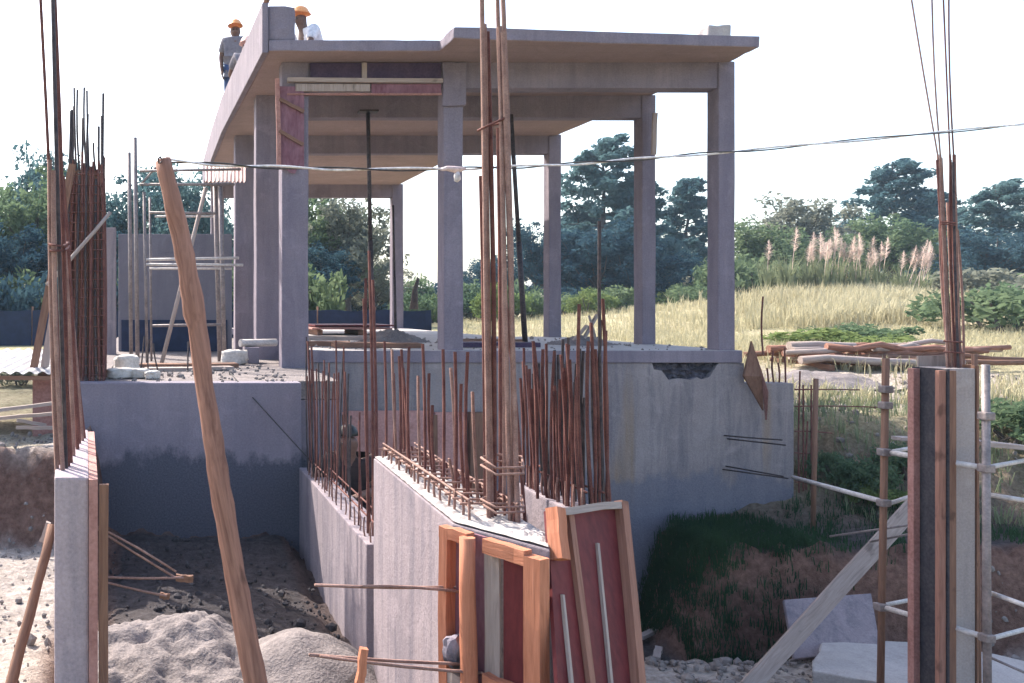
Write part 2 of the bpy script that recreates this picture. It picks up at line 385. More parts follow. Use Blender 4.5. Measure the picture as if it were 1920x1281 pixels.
# ------------------------------------------------------------------ concrete house frame
ZS, ZT, ZB, ZF, ZL = 2.96, 3.09, 2.65, -.53, -.74     # slab soffit, slab top, beam soffit, floor, left terrace
house = thing('concrete_house_frame', (4.2, 14, ZF - .15), 'unfinished grey concrete house frame with flat roof on square columns', 'building')
left_edge = [(1.25, 22.3), (1.20, 18), (1.20, 15.3), (1.32, 10.5)]
roof_poly = left_edge + [(3.30, 10.5), (3.30, 10.0), (6.91, 10.36), (6.97, 11.0), (6.97, 15.86), (5.94, 15.86), (5.94, 22.3)]
M['slab_mix'] = M['soffit']
roof = MB().prism(roof_poly, ZS, ZT).build('roof_slab', M['soffit'], house, bevel=.014, cuts=9, rough=.010)
roof.data.materials.append(M['conc'])
for p in roof.data.polygons:
    if p.normal.z > -.5: p.material_index = 1
def edge_run(pts, off0, off1, z0, z1, n=14):
    mb = MB()
    for (xa, ya), (xb, yb) in zip(pts, pts[1:]): mb.box(0, 0, 0, 0, 0, 0) if False else None
    lo = [(x + off0, y) for x, y in pts]; hi = [(x + off1, y) for x, y in pts]
    return mb.prism(hi + lo[::-1], z0, z1)
par = edge_run(left_edge[::-1], -.075, -.004, ZS - .02, 3.52).build('edge_upstand', M['conc'], roof, bevel=.01)
for (x0, x1, y0, y1) in ((3.73, 7.0, 11.0, 11.24), (1.84, 3.52, 11.0, 11.24), (1.80, 6.95, 12.72, 12.94), (1.72, 6.95, 15.70, 15.92), (1.66, 5.92, 22.0, 22.22)):
    MB().box(x0, x1, y0, y1, ZB, ZS + .01).build('beam', M['conc'], house, bevel=.014, cuts=3, rough=.008)
for (x0, x1, y, zb, d) in ((6.83, 7.035, 10.985, ZF, .23), (6.83, 7.02, 12.7, ZF, .23), (6.82, 7.03, 15.68, ZF, .23), (5.76, 6.03, 21.98, ZF, .23),
                           (3.50, 3.735, 10.975, ZF - .15, .25), (1.42, 1.82, 12.7, ZL, .3), (1.39, 1.74, 15.68, ZL, .3), (1.37, 1.68, 21.98, ZL, .3), (1.54, 1.865, 10.985, ZL, .27)):
    top = ZS + .012
    MB().box(x0, x1, y, y + d, zb - .02, top).build('column', M['conc'], house, bevel=.014, cuts=4, rough=.009)
MB().box(1.31, 1.64, 10.55, 10.88, ZT - .005, 3.50).build('column_stub', M['conc'], roof, bevel=.03, rough=.02, cuts=2)
MB().box(6.72, 7.00, 11.0, 11.25, ZT - .005, 3.42).build('column_stub', M['top'], roof, bevel=.02, rough=.02, cuts=2)
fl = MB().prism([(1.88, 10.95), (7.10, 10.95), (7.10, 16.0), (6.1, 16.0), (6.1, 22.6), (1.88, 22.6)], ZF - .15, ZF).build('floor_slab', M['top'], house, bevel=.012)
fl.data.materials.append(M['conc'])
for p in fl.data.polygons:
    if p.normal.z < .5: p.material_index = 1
# rough haunch where the canopy meets the middle column
MB().box(3.47, 3.76, 10.93, 10.99, 2.42, 2.95).build('column_collar', M['conc'], house, bevel=.02, rough=.02, cuts=2)

# basement wall under the floor, with the broken-out notch
rw = thing('basement_wall', (4.6, 11.1, -3.9), 'tall stained grey concrete basement wall with broken notch below the right columns', 'wall')
def rag(pts, j): return [(x + random.uniform(-j, j), z + random.uniform(-j, j)) for x, z in pts]
notch = rag([(6.07 + .071 * i, -.70 - .17 * (1 if 1.2 < i < 9.5 else .35 * i)) for i in range(1, 10)], .022)
poly = [(1.88, -3.95), (7.73, -3.95), (7.73, -.93), (7.135, -.925), (7.13, -.56), (6.84, -.60), (6.82, -.685), (6.80, -.70)] + \
       [(x, z) for x, z in notch[::-1]] + [(6.04, -.76), (6.02, -.685), (1.88, -.682)]
poly = [p for i, p in enumerate(poly) if i < 4 or True]
poly[4] = (7.13, -.684); poly[5] = (6.84, -.684); poly[6] = (6.82, -.69); poly[7] = (6.80, -.71)
rwp = MB().elev(poly, 10.97, 11.22).build('wall_panel', M['wall_r'], rw)
hb = MB(); 
NX, NZ = 26, 10
hv = [(6.0 + .86 * i / NX, 11.03 + random.uniform(-.045, .03), -.66 - .27 * j / NZ) for j in range(NZ + 1) for i in range(NX + 1)]
hb.add(hv, [(j * (NX + 1) + i, (j + 1) * (NX + 1) + i, (j + 1) * (NX + 1) + i + 1, j * (NX + 1) + i + 1) for j in range(NZ) for i in range(NX)]).build('honeycombed_concrete', M['rough'], rwp)
for zz, x0 in ((-1.56, 6.88), (-1.60, 6.92), (-1.93, 6.90), (-1.97, 6.86)):
    a = Vector((x0, 11.0, zz)); bar(a, P(290 + 1 * FPX * x0 / 10.5 + random.uniform(55, 78), VY - zz * FPX / 10.9 + random.uniform(4, 18), 10.35), .009, rw, 'steel_d')
for px, t, bb in ((1452, 658, 717), (1473, 652, 717), (1431, 556, 660), (1460, 680, 717), (1441, 690, 717)):
    bar(P(px, bb + 6, 11.1), P(px + random.uniform(-3, 1), t, 11.1), .011, rw, 'rust')

# front-left basement wall and terrace
lw = thing('terrace_wall', (.3, 9.0, -2.6), 'low damp concrete wall with stained foot and painted-on shade below the left terrace', 'wall')
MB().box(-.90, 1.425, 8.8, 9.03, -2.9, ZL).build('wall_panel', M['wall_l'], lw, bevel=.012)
MB().box(-.90, 1.85, 9.033, 22.0, ZL - .18, ZL - .003).build('terrace_slab', M['sand'], lw)
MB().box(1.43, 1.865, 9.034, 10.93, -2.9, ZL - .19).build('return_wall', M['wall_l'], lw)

# ------------------------------------------------------------------ stem walls in the foreground
ZA, ZBW = -.97, -1.56
wa = thing('stem_wall', (1.55, 4.9, -2.4), 'pale streaked concrete stem wall with rusty bars along its rough top, behind orange formwork', 'wall')
mbx = MB().prism([(1.33, 4.05), (1.575, 3.615), (1.68, 3.85), (1.66, 5.8), (1.40, 5.8)], -3.1, ZA)
wab = mbx.build('wall_body', M['wall_c'], wa, bevel=.008)
NY, NXX = 60, 9                                         # rough unlevelled top
tv = []
for j in range(NY + 1):
    for i in range(NXX + 1):
        y = 3.63 + 2.16 * j / NY; xl = 1.33 + .07 * max(0, y - 4.05) / 1.75 + max(0, (4.05 - y)) * .563; xr = 1.66 if y > 3.85 else 1.575 + (y - 3.615) * .40; x = xl + .006 + (xr - xl - .01) * i / NXX
        tv.append((x, y, ZA + .008 + .03 * abs(fbm(x * 14, y * 14, 2)) * (1 if 0 < i < NXX else .3)))
MB().add(tv, [(j * (NXX + 1) + i, j * (NXX + 1) + i + 1, (j + 1) * (NXX + 1) + i + 1, (j + 1) * (NXX + 1) + i) for j in range(NY) for i in range(NXX)]).build('rough_top', M['top'], wab)
wb = thing('stem_wall', (1.5, 7.3, -2.4), 'lower shaded concrete stem wall running back to the terrace corner', 'wall')
MB().prism([(1.39, 5.95), (1.62, 5.95), (1.64, 8.795), (1.40, 8.795)], -3.1, ZBW).build('wall_body', M['wall_c'], wb, bevel=.01)
wc = thing('stem_wall', (2.15, 5.0, -2.4), 'concrete stem wall behind the red plywood panel, topped by a thicket of bars', 'wall')
MB().prism([(1.97, 4.22), (2.13, 4.22), (2.14, 5.0), (1.98, 5.0)], -3.1, ZA).build('wall_body', M['wall_c'], wc, bevel=.01)

def lean(s): return random.gauss(0, s)
# bars on wall A: hairpins, runners, tall verticals
for row, x0 in ((0, 1.40), (1, 1.60)):
    for k in range(17):
        y = 5.72 - .105 * k + lean(.012); xx = x0 + (.05 * (y - 4.05) / 1.75 if row == 0 else 0)
        bar((xx, y, ZA - .02), (xx + lean(.006), y + lean(.006), ZA + .105 + lean(.006)), .0065, wa, 'rust2' if row == 0 else 'rust')
for row, x0 in ((0, 1.405), (1, 1.605)):
    for dz in (.075, .10):
        bar((x0 + .045, 5.75, ZA + dz + lean(.004)), (x0 + .004, 4.02, ZA + dz + lean(.004)), .0065, wa, 'rust2')
for k in range(15):
    y = 5.7 - .115 * k; z = ZA + .085 + lean(.006)
    bar((1.375 + .04 * (y - 4) / 1.75, y, z), (1.64, y + lean(.02), z + lean(.008)), .0055, wa, 'rust2', 'tie_bar')
for k, (px, top, base) in enumerate([(722, 640, 868), (737, 655, 882), (748, 668, 884), (758, 690, 892), (768, 650, 900), (781, 705, 905), (795, 645, 915), (806, 700, 915), (829, 655, 930), (843, 690, 938),
                                     (852, 660, 945), (866, 720, 950), (877, 660, 960), (889, 735, 955), (756, 655, 880), (812, 760, 920), (736, 700, 870), (845, 860, 940), (872, 870, 955)]):
    b0 = PZ(px + (8 if k % 2 else 2), base, ZA - .02); t0 = P(px + random.uniform(-4, 3), top, b0.y + lean(.03))
    bar(b0, t0, .0085, wa, 'rust2' if k % 4 == 1 else 'rust')
# tall column cage at the near end of wall A
cg = thing('column_cage', (1.58, 4.15, ZA), 'tall rusty column cage of bundled bars on the near end of the pale stem wall', 'rebar cage')
CY = 4.12
for px0, px1, t0, t1, yy, r, mt in ((903, 917, -60, 1005, CY, .011, 'rust2'), (908, 922, 46, 1005, CY + .02, .012, 'rust2'), (914, 927, 60, 1000, CY + .04, .011, 'rust'),
                                (931, 945, -60, 1005, CY + .12, .010, 'rust2'), (941, 962, -60, 1005, CY - .02, .011, 'rust2'), (937, 958, 50, 1000, CY - .05, .012, 'rust2'),
                                (944, 972, 60, 1010, CY - .08, .012, 'rust2'), (934, 938, 240, 990, CY + .22, .010, 'rust'), (948, 986, 560, 1000, CY + .10, .009, 'rust'), (901, 910, 330, 985, CY + .18, .009, 'rust')):
    bar(P(px1, t1, yy), P(px0, t0, yy), r, cg, mt)
for py, tl in ((868, 10), (880, 8), (942, 6), (952, 8), (985, 5)):
    ring([P(902, py - tl, CY - .02), P(930, py + 10, CY - .16), P(982, py + 8, CY - .14), P(978, py - 12, CY + .08), P(925, py - 16, CY + .14)], .0055, cg, 'rust2')
ring([P(896, 245, CY - .02), P(915, 236, CY - .06), P(950, 220, CY - .08), P(950, 228, CY + .1), P(905, 240, CY + .12)], .0055, cg, 'rust')

# bars on wall B
for k in range(27):
    row = k % 2; y = (8.65 - .125 * (k // 2) if k < 23 else 6.9 - .15 * (k - 23)) + lean(.03); x = 1.455 if row == 0 else 1.585
    h = random.uniform(.85, 1.3) if k < 23 else .75; top = ZBW + h
    bar((x, y, ZBW - .02), (x + lean(.02) - .01, y + lean(.02), top), .0072, wb, 'steel_d' if k % 3 == 0 else 'rust')
for px, t, bb, yy in ((688, 522, 1005, 6.05), (694, 470, 1005, 6.1), (701, 525, 1010, 6.0), (684, 560, 1000, 6.2), (579, 640, 880, 8.5), (586, 650, 885, 8.45)):
    bar(P(px + 6, bb, yy), P(px - 2, t, yy), .010, wb, 'rust')
bar((1.46, 8.6, ZBW + .12), (1.46, 6.0, ZBW + .12), .007, wb); bar((1.58, 8.6, ZBW + .10), (1.58, 6.0, ZBW + .10), .007, wb)
for k in range(16):
    y = 6.0 + .16 * k; bar((1.43, y, ZBW - .01), (1.43 + lean(.004), y, ZBW + .13), .006, wb, 'rust2')
# bars on wall C
for k in range(44):
    row = k % 2; y = 4.94 - .032 * (k // 2) + lean(.03); x = 2.01 if row == 0 else 2.095
    h = random.uniform(.52, .82); bar((x, y, ZA - .02), (x + lean(.02) - .015, y + lean(.02), ZA + h), .0075, wc, 'steel_d' if k % 2 else 'rust')
for px, t, bb in ((1108, 605, 945), (1116, 655, 945), (1124, 415, 950), (1130, 560, 948), (1136, 620, 948), (1086, 570, 945), (1052, 665, 940), (1018, 655, 930), (1000, 640, 930), (1126, 600, 950), (1103, 640, 945)):
    bb = max(bb, 935); b0 = P(px + 8, bb, 4.28 if px > 1080 else 4.6); bar(b0, P(px, t, b0.y), .0085, wc, 'rust' if px != 1124 else 'steel_d')
bar((2.02, 4.97, ZA + .1), (2.02, 4.24, ZA + .1), .006, wc); bar((2.1, 4.97, ZA + .1), (2.1, 4.24, ZA + .1), .006, wc)
for k in range(9):
    y = 4.2 + .085 * k; bar((2.0, y + .04, ZA - .01), (2.0, y + .04, ZA + .12), .006, wc, 'rust2')

# ------------------------------------------------------------------ orange formwork on the end of wall A
E0, E1 = Vector((1.315, 4.03, ZA + .015)), Vector((1.585, 3.575, ZA + .005)); eu = (E1 - E0); EW = eu.length; eu.normalize()
en = Vector((eu.y, -eu.x, 0)); en = en if en.y < 0 else -en
fw = thing('wall_formwork', E0 + Vector((.1, -.2, -1.5)), 'orange timber formwork with purple plywood boarding on the end of the pale wall', 'formwork')
def EP(u, d, o=0): return E0 + eu * u + Vector((0, 0, -d)) + en * o
def fpanel(u0, u1, d0, d1, o, t, mat, name):
    mb = MB(); mb.add([EP(u0, d0, o), EP(u1, d0, o), EP(u1, d1, o), EP(u0, d1, o), EP(u0, d0, o + t), EP(u1, d0, o + t), EP(u1, d1, o + t), EP(u0, d1, o + t)],
                      [(0, 1, 2, 3), (7, 6, 5, 4), (0, 4, 5, 1), (1, 5, 6, 2), (2, 6, 7, 3), (3, 7, 4, 0)])
    return mb.build(name, M[mat], fw)
fpanel(.0, .20, .02, 1.5, .004, .015, 'ply_p', 'plywood_sheet'); fpanel(.295, .5, .05, .60, .004, .015, 'ply', 'plywood_sheet'); fpanel(.295, .5, .64, 1.5, .004, .015, 'ply', 'plywood_sheet')
def stud(u, d0, d1, w, t, o, mat='wood', name='stud'): return plank(name, EP(u, d1, o + t / 2), EP(u, d0, o + t / 2), w, t, M[mat], fw, up=en)
stud(.022, .02, 1.5, .044, .06, .02); stud(.245, .05, 1.5, .075, .012, .02, 'wood_g', 'board')
pole('post', EP(.195, 1.5, .085), EP(.165, .02, .085), .040, .034, M['wood'], fw, wob=.006, seg=7, knots=.06)
stud(.475, .03, 1.5, .075, .06, .02)
plank('rail', EP(0, .035, .05), EP(.15, .035, .05), .05, .05, M['wood'], fw, up=en)
plank('rail', EP(.23, .045, .05), EP(.437, .045, .05), .06, .05, M['wood'], fw, up=en)
plank('rail', EP(.23, .61, .05), EP(.437, .61, .05), .06, .05, M['wood'], fw, up=en)
plank('rail', EP(.0, .66, .05), EP(.15, .66, .05), .05, .05, M['wood_g'], fw, up=en)
# lump of spilt concrete caught on the form
bm = bmesh.new(); bmesh.ops.create_icosphere(bm, subdivisions=3, radius=.06)
for v_ in bm.verts: v_.co = Vector((v_.co.x * 1.0, v_.co.y * .7, v_.co.z * 1.25)) + noise.noise_vector(v_.co * 25) * .025
me = bpy.data.meshes.new('concrete_lump'); bm.to_mesh(me); bm.free(); me.materials.append(M['wall_l'])
o = bpy.data.objects.new('concrete_lump', me); put(o, fw, EP(.095, .53, .07))
for (x0, y0, x1, y1, ya, yb) in ((590, 1097, 880, 1100, 3.85, 4.0), (680, 1100, 872, 1111, 3.85, 3.95), (580, 1228, 890, 1246, 3.7, 3.9), (600, 1230, 905, 1262, 3.7, 3.85)):
    bar(P(x1, y1, yb), P(x0, y0, ya), .007, fw, 'rust2', 'tie_rod')
# red plywood shutter leaning beside it
sh = thing('plywood_shutter', (1.85, 3.7, -2.4), 'dark red plywood shutter with thin battens leaning right of the orange formwork', 'formwork')
TL, TR = Vector((1.615, 3.73, -.84)), Vector((2.03, 3.95, -.85)); dn = Vector((-.075, -.27, -.62)).normalized(); su = (TR - TL); SW = su.length; su.normalize()
sn = su.cross(dn).normalized(); sn = sn if sn.y < 0 else -sn
def SP(u, d, o=0): return TL + su * u + dn * d + sn * o
mb = MB(); mb.add([SP(0, 0, 0), SP(SW, 0, 0), SP(SW, 1.75, 0), SP(0, 1.75, 0), SP(0, 0, -.018), SP(SW, 0, -.018), SP(SW, 1.75, -.018), SP(0, 1.75, -.018)],
                  [(0, 1, 2, 3), (7, 6, 5, 4), (0, 4, 5, 1), (1, 5, 6, 2), (2, 6, 7, 3), (3, 7, 4, 0)]); mb.build('plywood_sheet', M['ply'], sh)
plank('batten', SP(SW - .02, 1.75, .02), SP(SW - .02, .0, .02), .04, .04, M['wood_b'], sh, up=sn)
plank('batten', SP(0, .012, .02), SP(SW - .042, .012, .02), .03, .04, M['wood_g'], sh, up=sn)
plank('batten', SP(.24, 1.75, .012), SP(.125, .03, .012), .030, .022, M['wood_b'], sh, up=sn)
plank('batten', SP(.10, 1.75, .008), SP(.055, .34, .008), .012, .014, M['wood_g'], sh, up=sn)
plank('batten', SP(.32, 1.75, .008), SP(.285, .16, .008), .013, .014, M['wood_g'], sh, up=sn)
plank('stud', SP(.012, .20, .035), SP(.010, -.005, .035), .048, .06, M['wood'], sh, up=sn)

# ------------------------------------------------------------------ left foreground column wall with its long bars
lc = thing('stub_wall', (-.35, 4.6, -2.2), 'narrow pale concrete wall end with brown plywood on its side and a bundle of long rusty bars', 'wall')
MB().prism([(-.435, 3.93), (-.285, 3.93), (-.40, 5.45), (-.58, 5.45)], -2.6, ZL).build('wall_body', M['conc_k'], lc, bevel=.012)
MB().prism([(-.283, 3.90), (-.245, 3.90), (-.36, 5.4), (-.398, 5.4)], -2.6, ZL - .005).build('plywood_side', M['ply_b'], lc)
plank('batten', (-.222, 3.93, -2.6), (-.222, 3.93, ZL - .03), .04, .03, M['wood_d'], lc)
for px0, t, px1, bb, yy, r, mt in ((74, -40, 113, 880, 4.3, .008, 'rust'), (98, -40, 124, 885, 4.15, .010, 'steel_d'), (101, -40, 128, 890, 4.2, .010, 'rust'), (104, 60, 134, 885, 4.3, .010, 'rust'),
                                (93, 300, 107, 885, 4.15, .011, 'rust2'), (108, 290, 138, 870, 4.5, .011, 'rust2'), (118, 330, 146, 860, 4.7, .010, 'rust'), (96, 440, 112, 880, 4.25, .011, 'rust'),
                                (100, 320, 118, 890, 4.1, .011, 'rust2'), (114, 430, 150, 850, 4.9, .010, 'rust'), (122, 450, 156, 845, 5.0, .010, 'rust2'), (126, 420, 160, 838, 5.1, .010, 'rust'), (112, 400, 142, 860, 4.8, .010, 'rust')):
    bar(P(px1, bb, yy), P(px0, t, yy), r, lc, mt)
ring([P(92, 458, 4.1), P(118, 462, 4.05), P(128, 455, 4.5), P(100, 449, 4.6)], .006, lc)
ring([P(94, 470, 4.1), P(122, 470, 4.05), P(130, 462, 4.5), P(100, 459, 4.6)], .006, lc)
for (x0, y0, x1, y1) in ((178, 985, 330, 1072), (180, 990, 332, 1085), (183, 1081, 345, 1083), (183, 1088, 312, 1118)):
    bar(P(x0, y0, 4.05), P(x1, y1, 4.15), .0055, lc, 'rust2', 'tie_rod')
plank('tie_block', P(330, 1084, 4.16), P(362, 1086, 4.16), .022, .03, M['wood_d'], lc)
plank('tie_block', P(300, 1116, 4.17), P(318, 1120, 4.17), .018, .025, M['wood_d'], lc)

# dark bar cage with planks on the terrace corner
tc = thing('column_cage', (-.69, 9.3, ZL), 'dense dark rusty bar cage standing on the left end of the terrace', 'rebar cage')
cx, cy = -.70, 9.25
for k in range(44):
    a = k / 44 * 4; side = int(a); s = a - side; w, d = .19, .22
    qx, qy = [(-w + 2 * w * s, -d), (w, -d + 2 * d * s), (w - 2 * w * s, d), (-w, d - 2 * d * s)][side]
    h = random.uniform(1.95, 2.3) if k % 6 else random.uniform(2.5, 2.95)
    bar((cx + qx, cy + qy, ZL - .01), (cx + qx * .8 + .02, cy + qy, ZL + h), .013, tc, 'rust' if k % 3 else 'steel_d')
for k in range(22):
    z = ZL + .06 + .095 * k; s = 1 - .2 * (z - ZL) / 2.2; ox = .02 * (z - ZL) / 2.2
    ring([(cx + ox - .2 * s, cy - .23, z), (cx + ox + .2 * s, cy - .23, z + lean(.015)), (cx + ox + .2 * s, cy + .23, z), (cx + ox - .2 * s, cy + .23, z + lean(.015))], .006, tc)
for px, t in ((139, 165), (145, 168), (158, 164), (163, 170), (175, 268), (184, 275)):
    bar(P(px + 4, 320, 9.2), P(px, t, 9.2), .011, tc, 'steel_d')
tag(plank('plank', P(64, 690, 8.9), P(136, 308, 9.0), .075, .03, M['wood_d'], up=(0, -1, 0)), 'long brown plank leaning on the dark bar cage', 'plank')
tag(plank('plank', P(84, 690, 9.0), P(100, 590, 9.1), .08, .03, M['wood_g'], up=(0, -1, 0)), 'short pale plank at the foot of the long leaning plank', 'plank')
tag(pole('pole', P(88, 535, 8.9), P(207, 398, 8.95), .022, .018, M['wood_g'], wob=.004, seg=4), 'thin pale pole tied diagonally across the dark bar cage', 'pole')
for k_, (pa_, pb2, tp_) in enumerate(((142, 147, 318), (158, 160, 306), (175, 173, 312), (190, 184, 330))):
    tag(plank('board', P(pa_, 708, 9.3), P(pb2, tp_, 9.3), .075, .025, M['wood_d'], up=(0, -1, 0)), ('leftmost', 'second from left', 'third from left', 'rightmost')[k_] + ' of the dark boards standing inside the bar cage', 'plank')
tag(plank('board', P(128, 690, 9.7), P(128, 345, 9.7), .16, .03, M['wood_d'], up=(0, -1, 0)), 'dark upright board behind the bar cage', 'plank')

# ------------------------------------------------------------------ the big leaning pole and the cable
pts = [(306, 302, 3.95, 16), (322, 370, 3.92, 17), (338, 440, 3.90, 18), (351, 500, 3.87, 19), (360, 560, 3.85, 20), (374, 640, 3.82, 19), (383, 720, 3.78, 18), (396, 800, 3.74, 19), (407, 880, 3.70, 19), (424, 980, 3.66, 20), (441, 1080, 3.62, 20), (460, 1180, 3.58, 21), (479, 1281, 3.55, 22), (560, 1700, 3.40, 23)]
wp = [P(a, b_, c_) for a, b_, c_, d_ in pts]; end = wp[-1].copy(); 
rot, L = frame(wp[0], wp[-1]); inv = rot.transposed(); mb = MB()
dense = []; dr = []
for i in range(len(wp) - 1):
    for s in range(3):
        t = s / 3; dense.append(inv @ (wp[i].lerp(wp[i + 1], t) - wp[0])); dr.append((pts[i][3] * (1 - t) + pts[i + 1][3] * t) * pts[i][2] / FPX * random.uniform(.93, 1.07))
dense.append(inv @ (wp[-1] - wp[0])); dr.append(pts[-1][3] * 3.4 / FPX)
mb.tube(dense, dr, 12)
me = bpy.data.meshes.new('timber_pole'); me.from_pydata(mb.v, [], mb.f); me.materials.append(M['bark'])
for v_ in me.vertices: v_.co += noise.noise_vector(v_.co * 14) * .006
me.polygons.foreach_set('use_smooth', [True] * len(me.polygons))
tag(local_obj('timber_pole', me, None, wp[0], rot), 'crooked reddish debarked timber pole leaning in the left foreground', 'pole')
cab = thing('electric_cable', P(300, 300, 3.95), 'pale twisted electric cable strung from the leaning pole across the picture', 'cable')
cp = [(296, 299, 3.93), (330, 303, 3.96), (400, 308, 4.0), (480, 313, 4.05), (560, 315, 4.1), (640, 317, 4.15), (740, 318, 4.22), (840, 317, 4.3), (900, 315, 4.35), (980, 313, 4.42), (1060, 308, 4.5), (1140, 303, 4.6), (1220, 297, 4.7), (1310, 289, 4.8), (1400, 283, 4.9), (1520, 271, 5.05), (1650, 259, 5.2), (1790, 246, 5.4), (1920, 233, 5.6), (2150, 208, 5.9)]
for ph, mt, nm, r in ((0, 'cable', 'strand', .0052), (math.pi, 'cable_d', 'strand', .0040)):
    q = []
    for i in range(len(cp) - 1):
        for s in range(6):
            t = s / 6; p_ = P(*cp[i]).lerp(P(*cp[i + 1]), t); a = ph + (i + t) * 2.3
            q.append(p_ + Vector((0, math.cos(a), math.sin(a))) * .006)
    MB().tube(q, r, 6).build(nm, M[mt], cab, smooth=True)
tp = MB()
tp.tube([P(826, 318, 4.28), P(838, 316, 4.28), P(852, 318, 4.29), P(864, 318, 4.3), P(872, 316, 4.31)], [.006, .012, .016, .013, .006], 8).build('tape_joint', M['tape'], cab, smooth=True)
MB().tube([P(858, 322, 4.29), P(857, 329, 4.29), P(858, 338, 4.29), P(860, 340, 4.29)], [.008, .016, .017, .010], 8).build('tape_tail', M['cable'], cab, smooth=True)
MB().tube([P(298, 306, 3.9), P(296, 298, 3.88), P(300, 294, 3.9), P(304, 300, 3.93), P(300, 306, 3.9)], .004, 6).build('binding_wire', M['steel_d'], cab)

# ------------------------------------------------------------------ formwork still hanging on the roof
bf = thing('beam_formwork', (2.7, 10.93, 2.55), 'dark plywood and timber formwork still fixed to the left roof beam', 'formwork')
MB().box(1.88, 2.50, 10.955, 10.975, 2.71, 2.945).build('plywood_panel', M['ply_d'], bf); MB().box(2.56, 3.46, 10.955, 10.975, 2.71, 2.945).build('plywood_panel', M['ply_d'], bf)
MB().box(2.50, 2.56, 10.93, 10.975, 2.71, 2.945).build('batten', M['wood_g'], bf, bevel=.004)
plank('rail', (1.6, 10.935, 2.735), (3.47, 10.935, 2.72), .05, .06, M['wood_g'], bf, up=(0, -1, 0))
MB().box(2.62, 3.46, 10.95, 10.975, 2.575, 2.69).build('plywood_panel', M['ply_p'], bf); MB().box(1.70, 2.60, 10.945, 10.975, 2.60, 2.69).build('board', M['wood_g'], bf, bevel=.004)
MB().box(1.6, 3.46, 10.93, 10.975, 2.555, 2.573).build('board', M['ply_b'], bf)
cf = thing('column_formwork', (1.7, 10.95, 1.66), 'torn reddish plywood shutter left on the top of the front left column', 'formwork')
v0 = []
for j in range(13):
    for i in range(7):
        x = 1.475 + .33 * i / 6; z = 1.66 + 1.0 * j / 12
        if j == 0: z += random.uniform(-.06, .08)
        v0.append((x, 10.955 - .02 * abs(fbm(x * 4, z * 3)) - (.03 if i == 0 else 0), z))
MB().add(v0, [(j * 7 + i, j * 7 + i + 1, (j + 1) * 7 + i + 1, (j + 1) * 7 + i) for j in range(12) for i in range(6)]).build('plywood_skin', M['ply_p'], cf)
plank('batten', (1.50, 10.93, 1.7), (1.48, 10.93, 2.75), .05, .03, M['ply_b'], cf, up=(0, -1, 0))
plank('batten', (1.79, 10.93, 1.95), (1.50, 10.915, 2.12), .04, .025, M['wood_d'], cf, up=(0, -1, 0))
plank('batten', (1.80, 10.93, 2.35), (1.50, 10.915, 2.5), .04, .025, M['wood_d'], cf, up=(0, -1, 0))
tag(pole('pole', P(505, -12, 10.45), P(428, 193, 15.3), .035, .03, M['wood_d'], wob=.01, seg=6), 'dark pole lying along the sloping left roof edge', 'pole')
tag(pole('pole', P(452, 165, 14.6), P(398, 292, 19.5), .04, .04, M['pipe'], wob=.01, seg=4), 'grey pipe along the far end of the left roof edge', 'pole')

# steel props under the roof and things on the floor
def prop(x0, y0, x1, y1, Y, label, head=True, r=.028):
    t = thing('steel_prop', P(x1, y1, Y), label, 'prop', 'props under the roof')
    a, c = P(x1, y1, Y), P(x0, y0, Y); mid = a.lerp(c, .45)
    pole('tube', a, mid, r * 1.25, r * 1.25, M['steel_d'], t); pole('inner_tube', mid, c, r, r, M['steel_d'], t)
    if head:
        MB().box(c.x - .13, c.x + .13, Y - .08, Y + .08, c.z, c.z + .025).build('head_plate', M['steel_d'], t)
    MB().box(a.x - .09, a.x + .09, Y - .09, Y + .09, a.z - .002, a.z + .012).build('base_plate', M['steel_d'], t)
    return t
def floor_py(Y): return VY - ZF * FPX / Y
prop(690, 211, 698, floor_py(12.5), 12.5, 'dark steel prop with flat head plate between the left columns')
prop(958, 215, 985, floor_py(12.2), 12.2, 'dark leaning steel prop right of the middle column', False)
prop(737, 385, 742, floor_py(16.5), 16.5, 'short thin dark prop near the far column', False, .02)
tag(plank('stick', P(1226, 290, 12.55), P(1228, 212, 12.55), .06, .03, M['wood_g'], up=(0, -1, 0)), 'short timber stick fixed to the second right column', 'stick')
for k, (px0, px1, py, Y, mt, lab) in enumerate(((580, 725, 612, 17.5, 'ply', 'topmost red plywood sheet stacked on the floor under the roof'), (575, 720, 619, 17.2, 'ply_b', 'lower brown plywood sheet stacked on the floor under the roof'))):
    x0, x1 = (px0 - VX) * Y / FPX, (px1 - VX) * Y / FPX
    z = ZF + .16 - .05 * k
    tag(MB().box(x0, x1, Y - .6, Y + .6, z, z + .03).build('plywood_sheet', M[mt], bevel=.003), lab, 'plywood', 'plywood stack under the roof')
for k, dx in enumerate((0, .75)):
    tag(plank('bearer', (3.05 + dx, 16.7, ZF + .05), (3.05 + dx, 17.9, ZF + .05), .1, .1, M['wood_d']), ('left' if k == 0 else 'right') + ' timber bearer under the plywood stack', 'timber')
def heap(name, c, rx, ry, h, mat, label, cat, n=34, amp=.12, fine=.03):
    mb = MB(); vs = []; 
    for j in range(n + 1):
        for i in range(n + 1):
            u, w = -1.15 + 2.3 * i / n, -1.15 + 2.3 * j / n; r2 = u * u + w * w
            z = h * max(-.12, (1 - r2 ** .75)) + (fbm(u * 2.2, w * 2.2, c[0]) * amp + fbm(u * 9, w * 9, c[1], 3) * fine) * h * 2 - .02
            vs.append((c[0] + u * rx, c[1] + w * ry, c[2] + z))
    mb.add(vs, [(j * (n + 1) + i, j * (n + 1) + i + 1, (j + 1) * (n + 1) + i + 1, (j + 1) * (n + 1) + i) for j in range(n) for i in range(n)])
    return tag(mb.build(name, mat, smooth=True), label, cat)
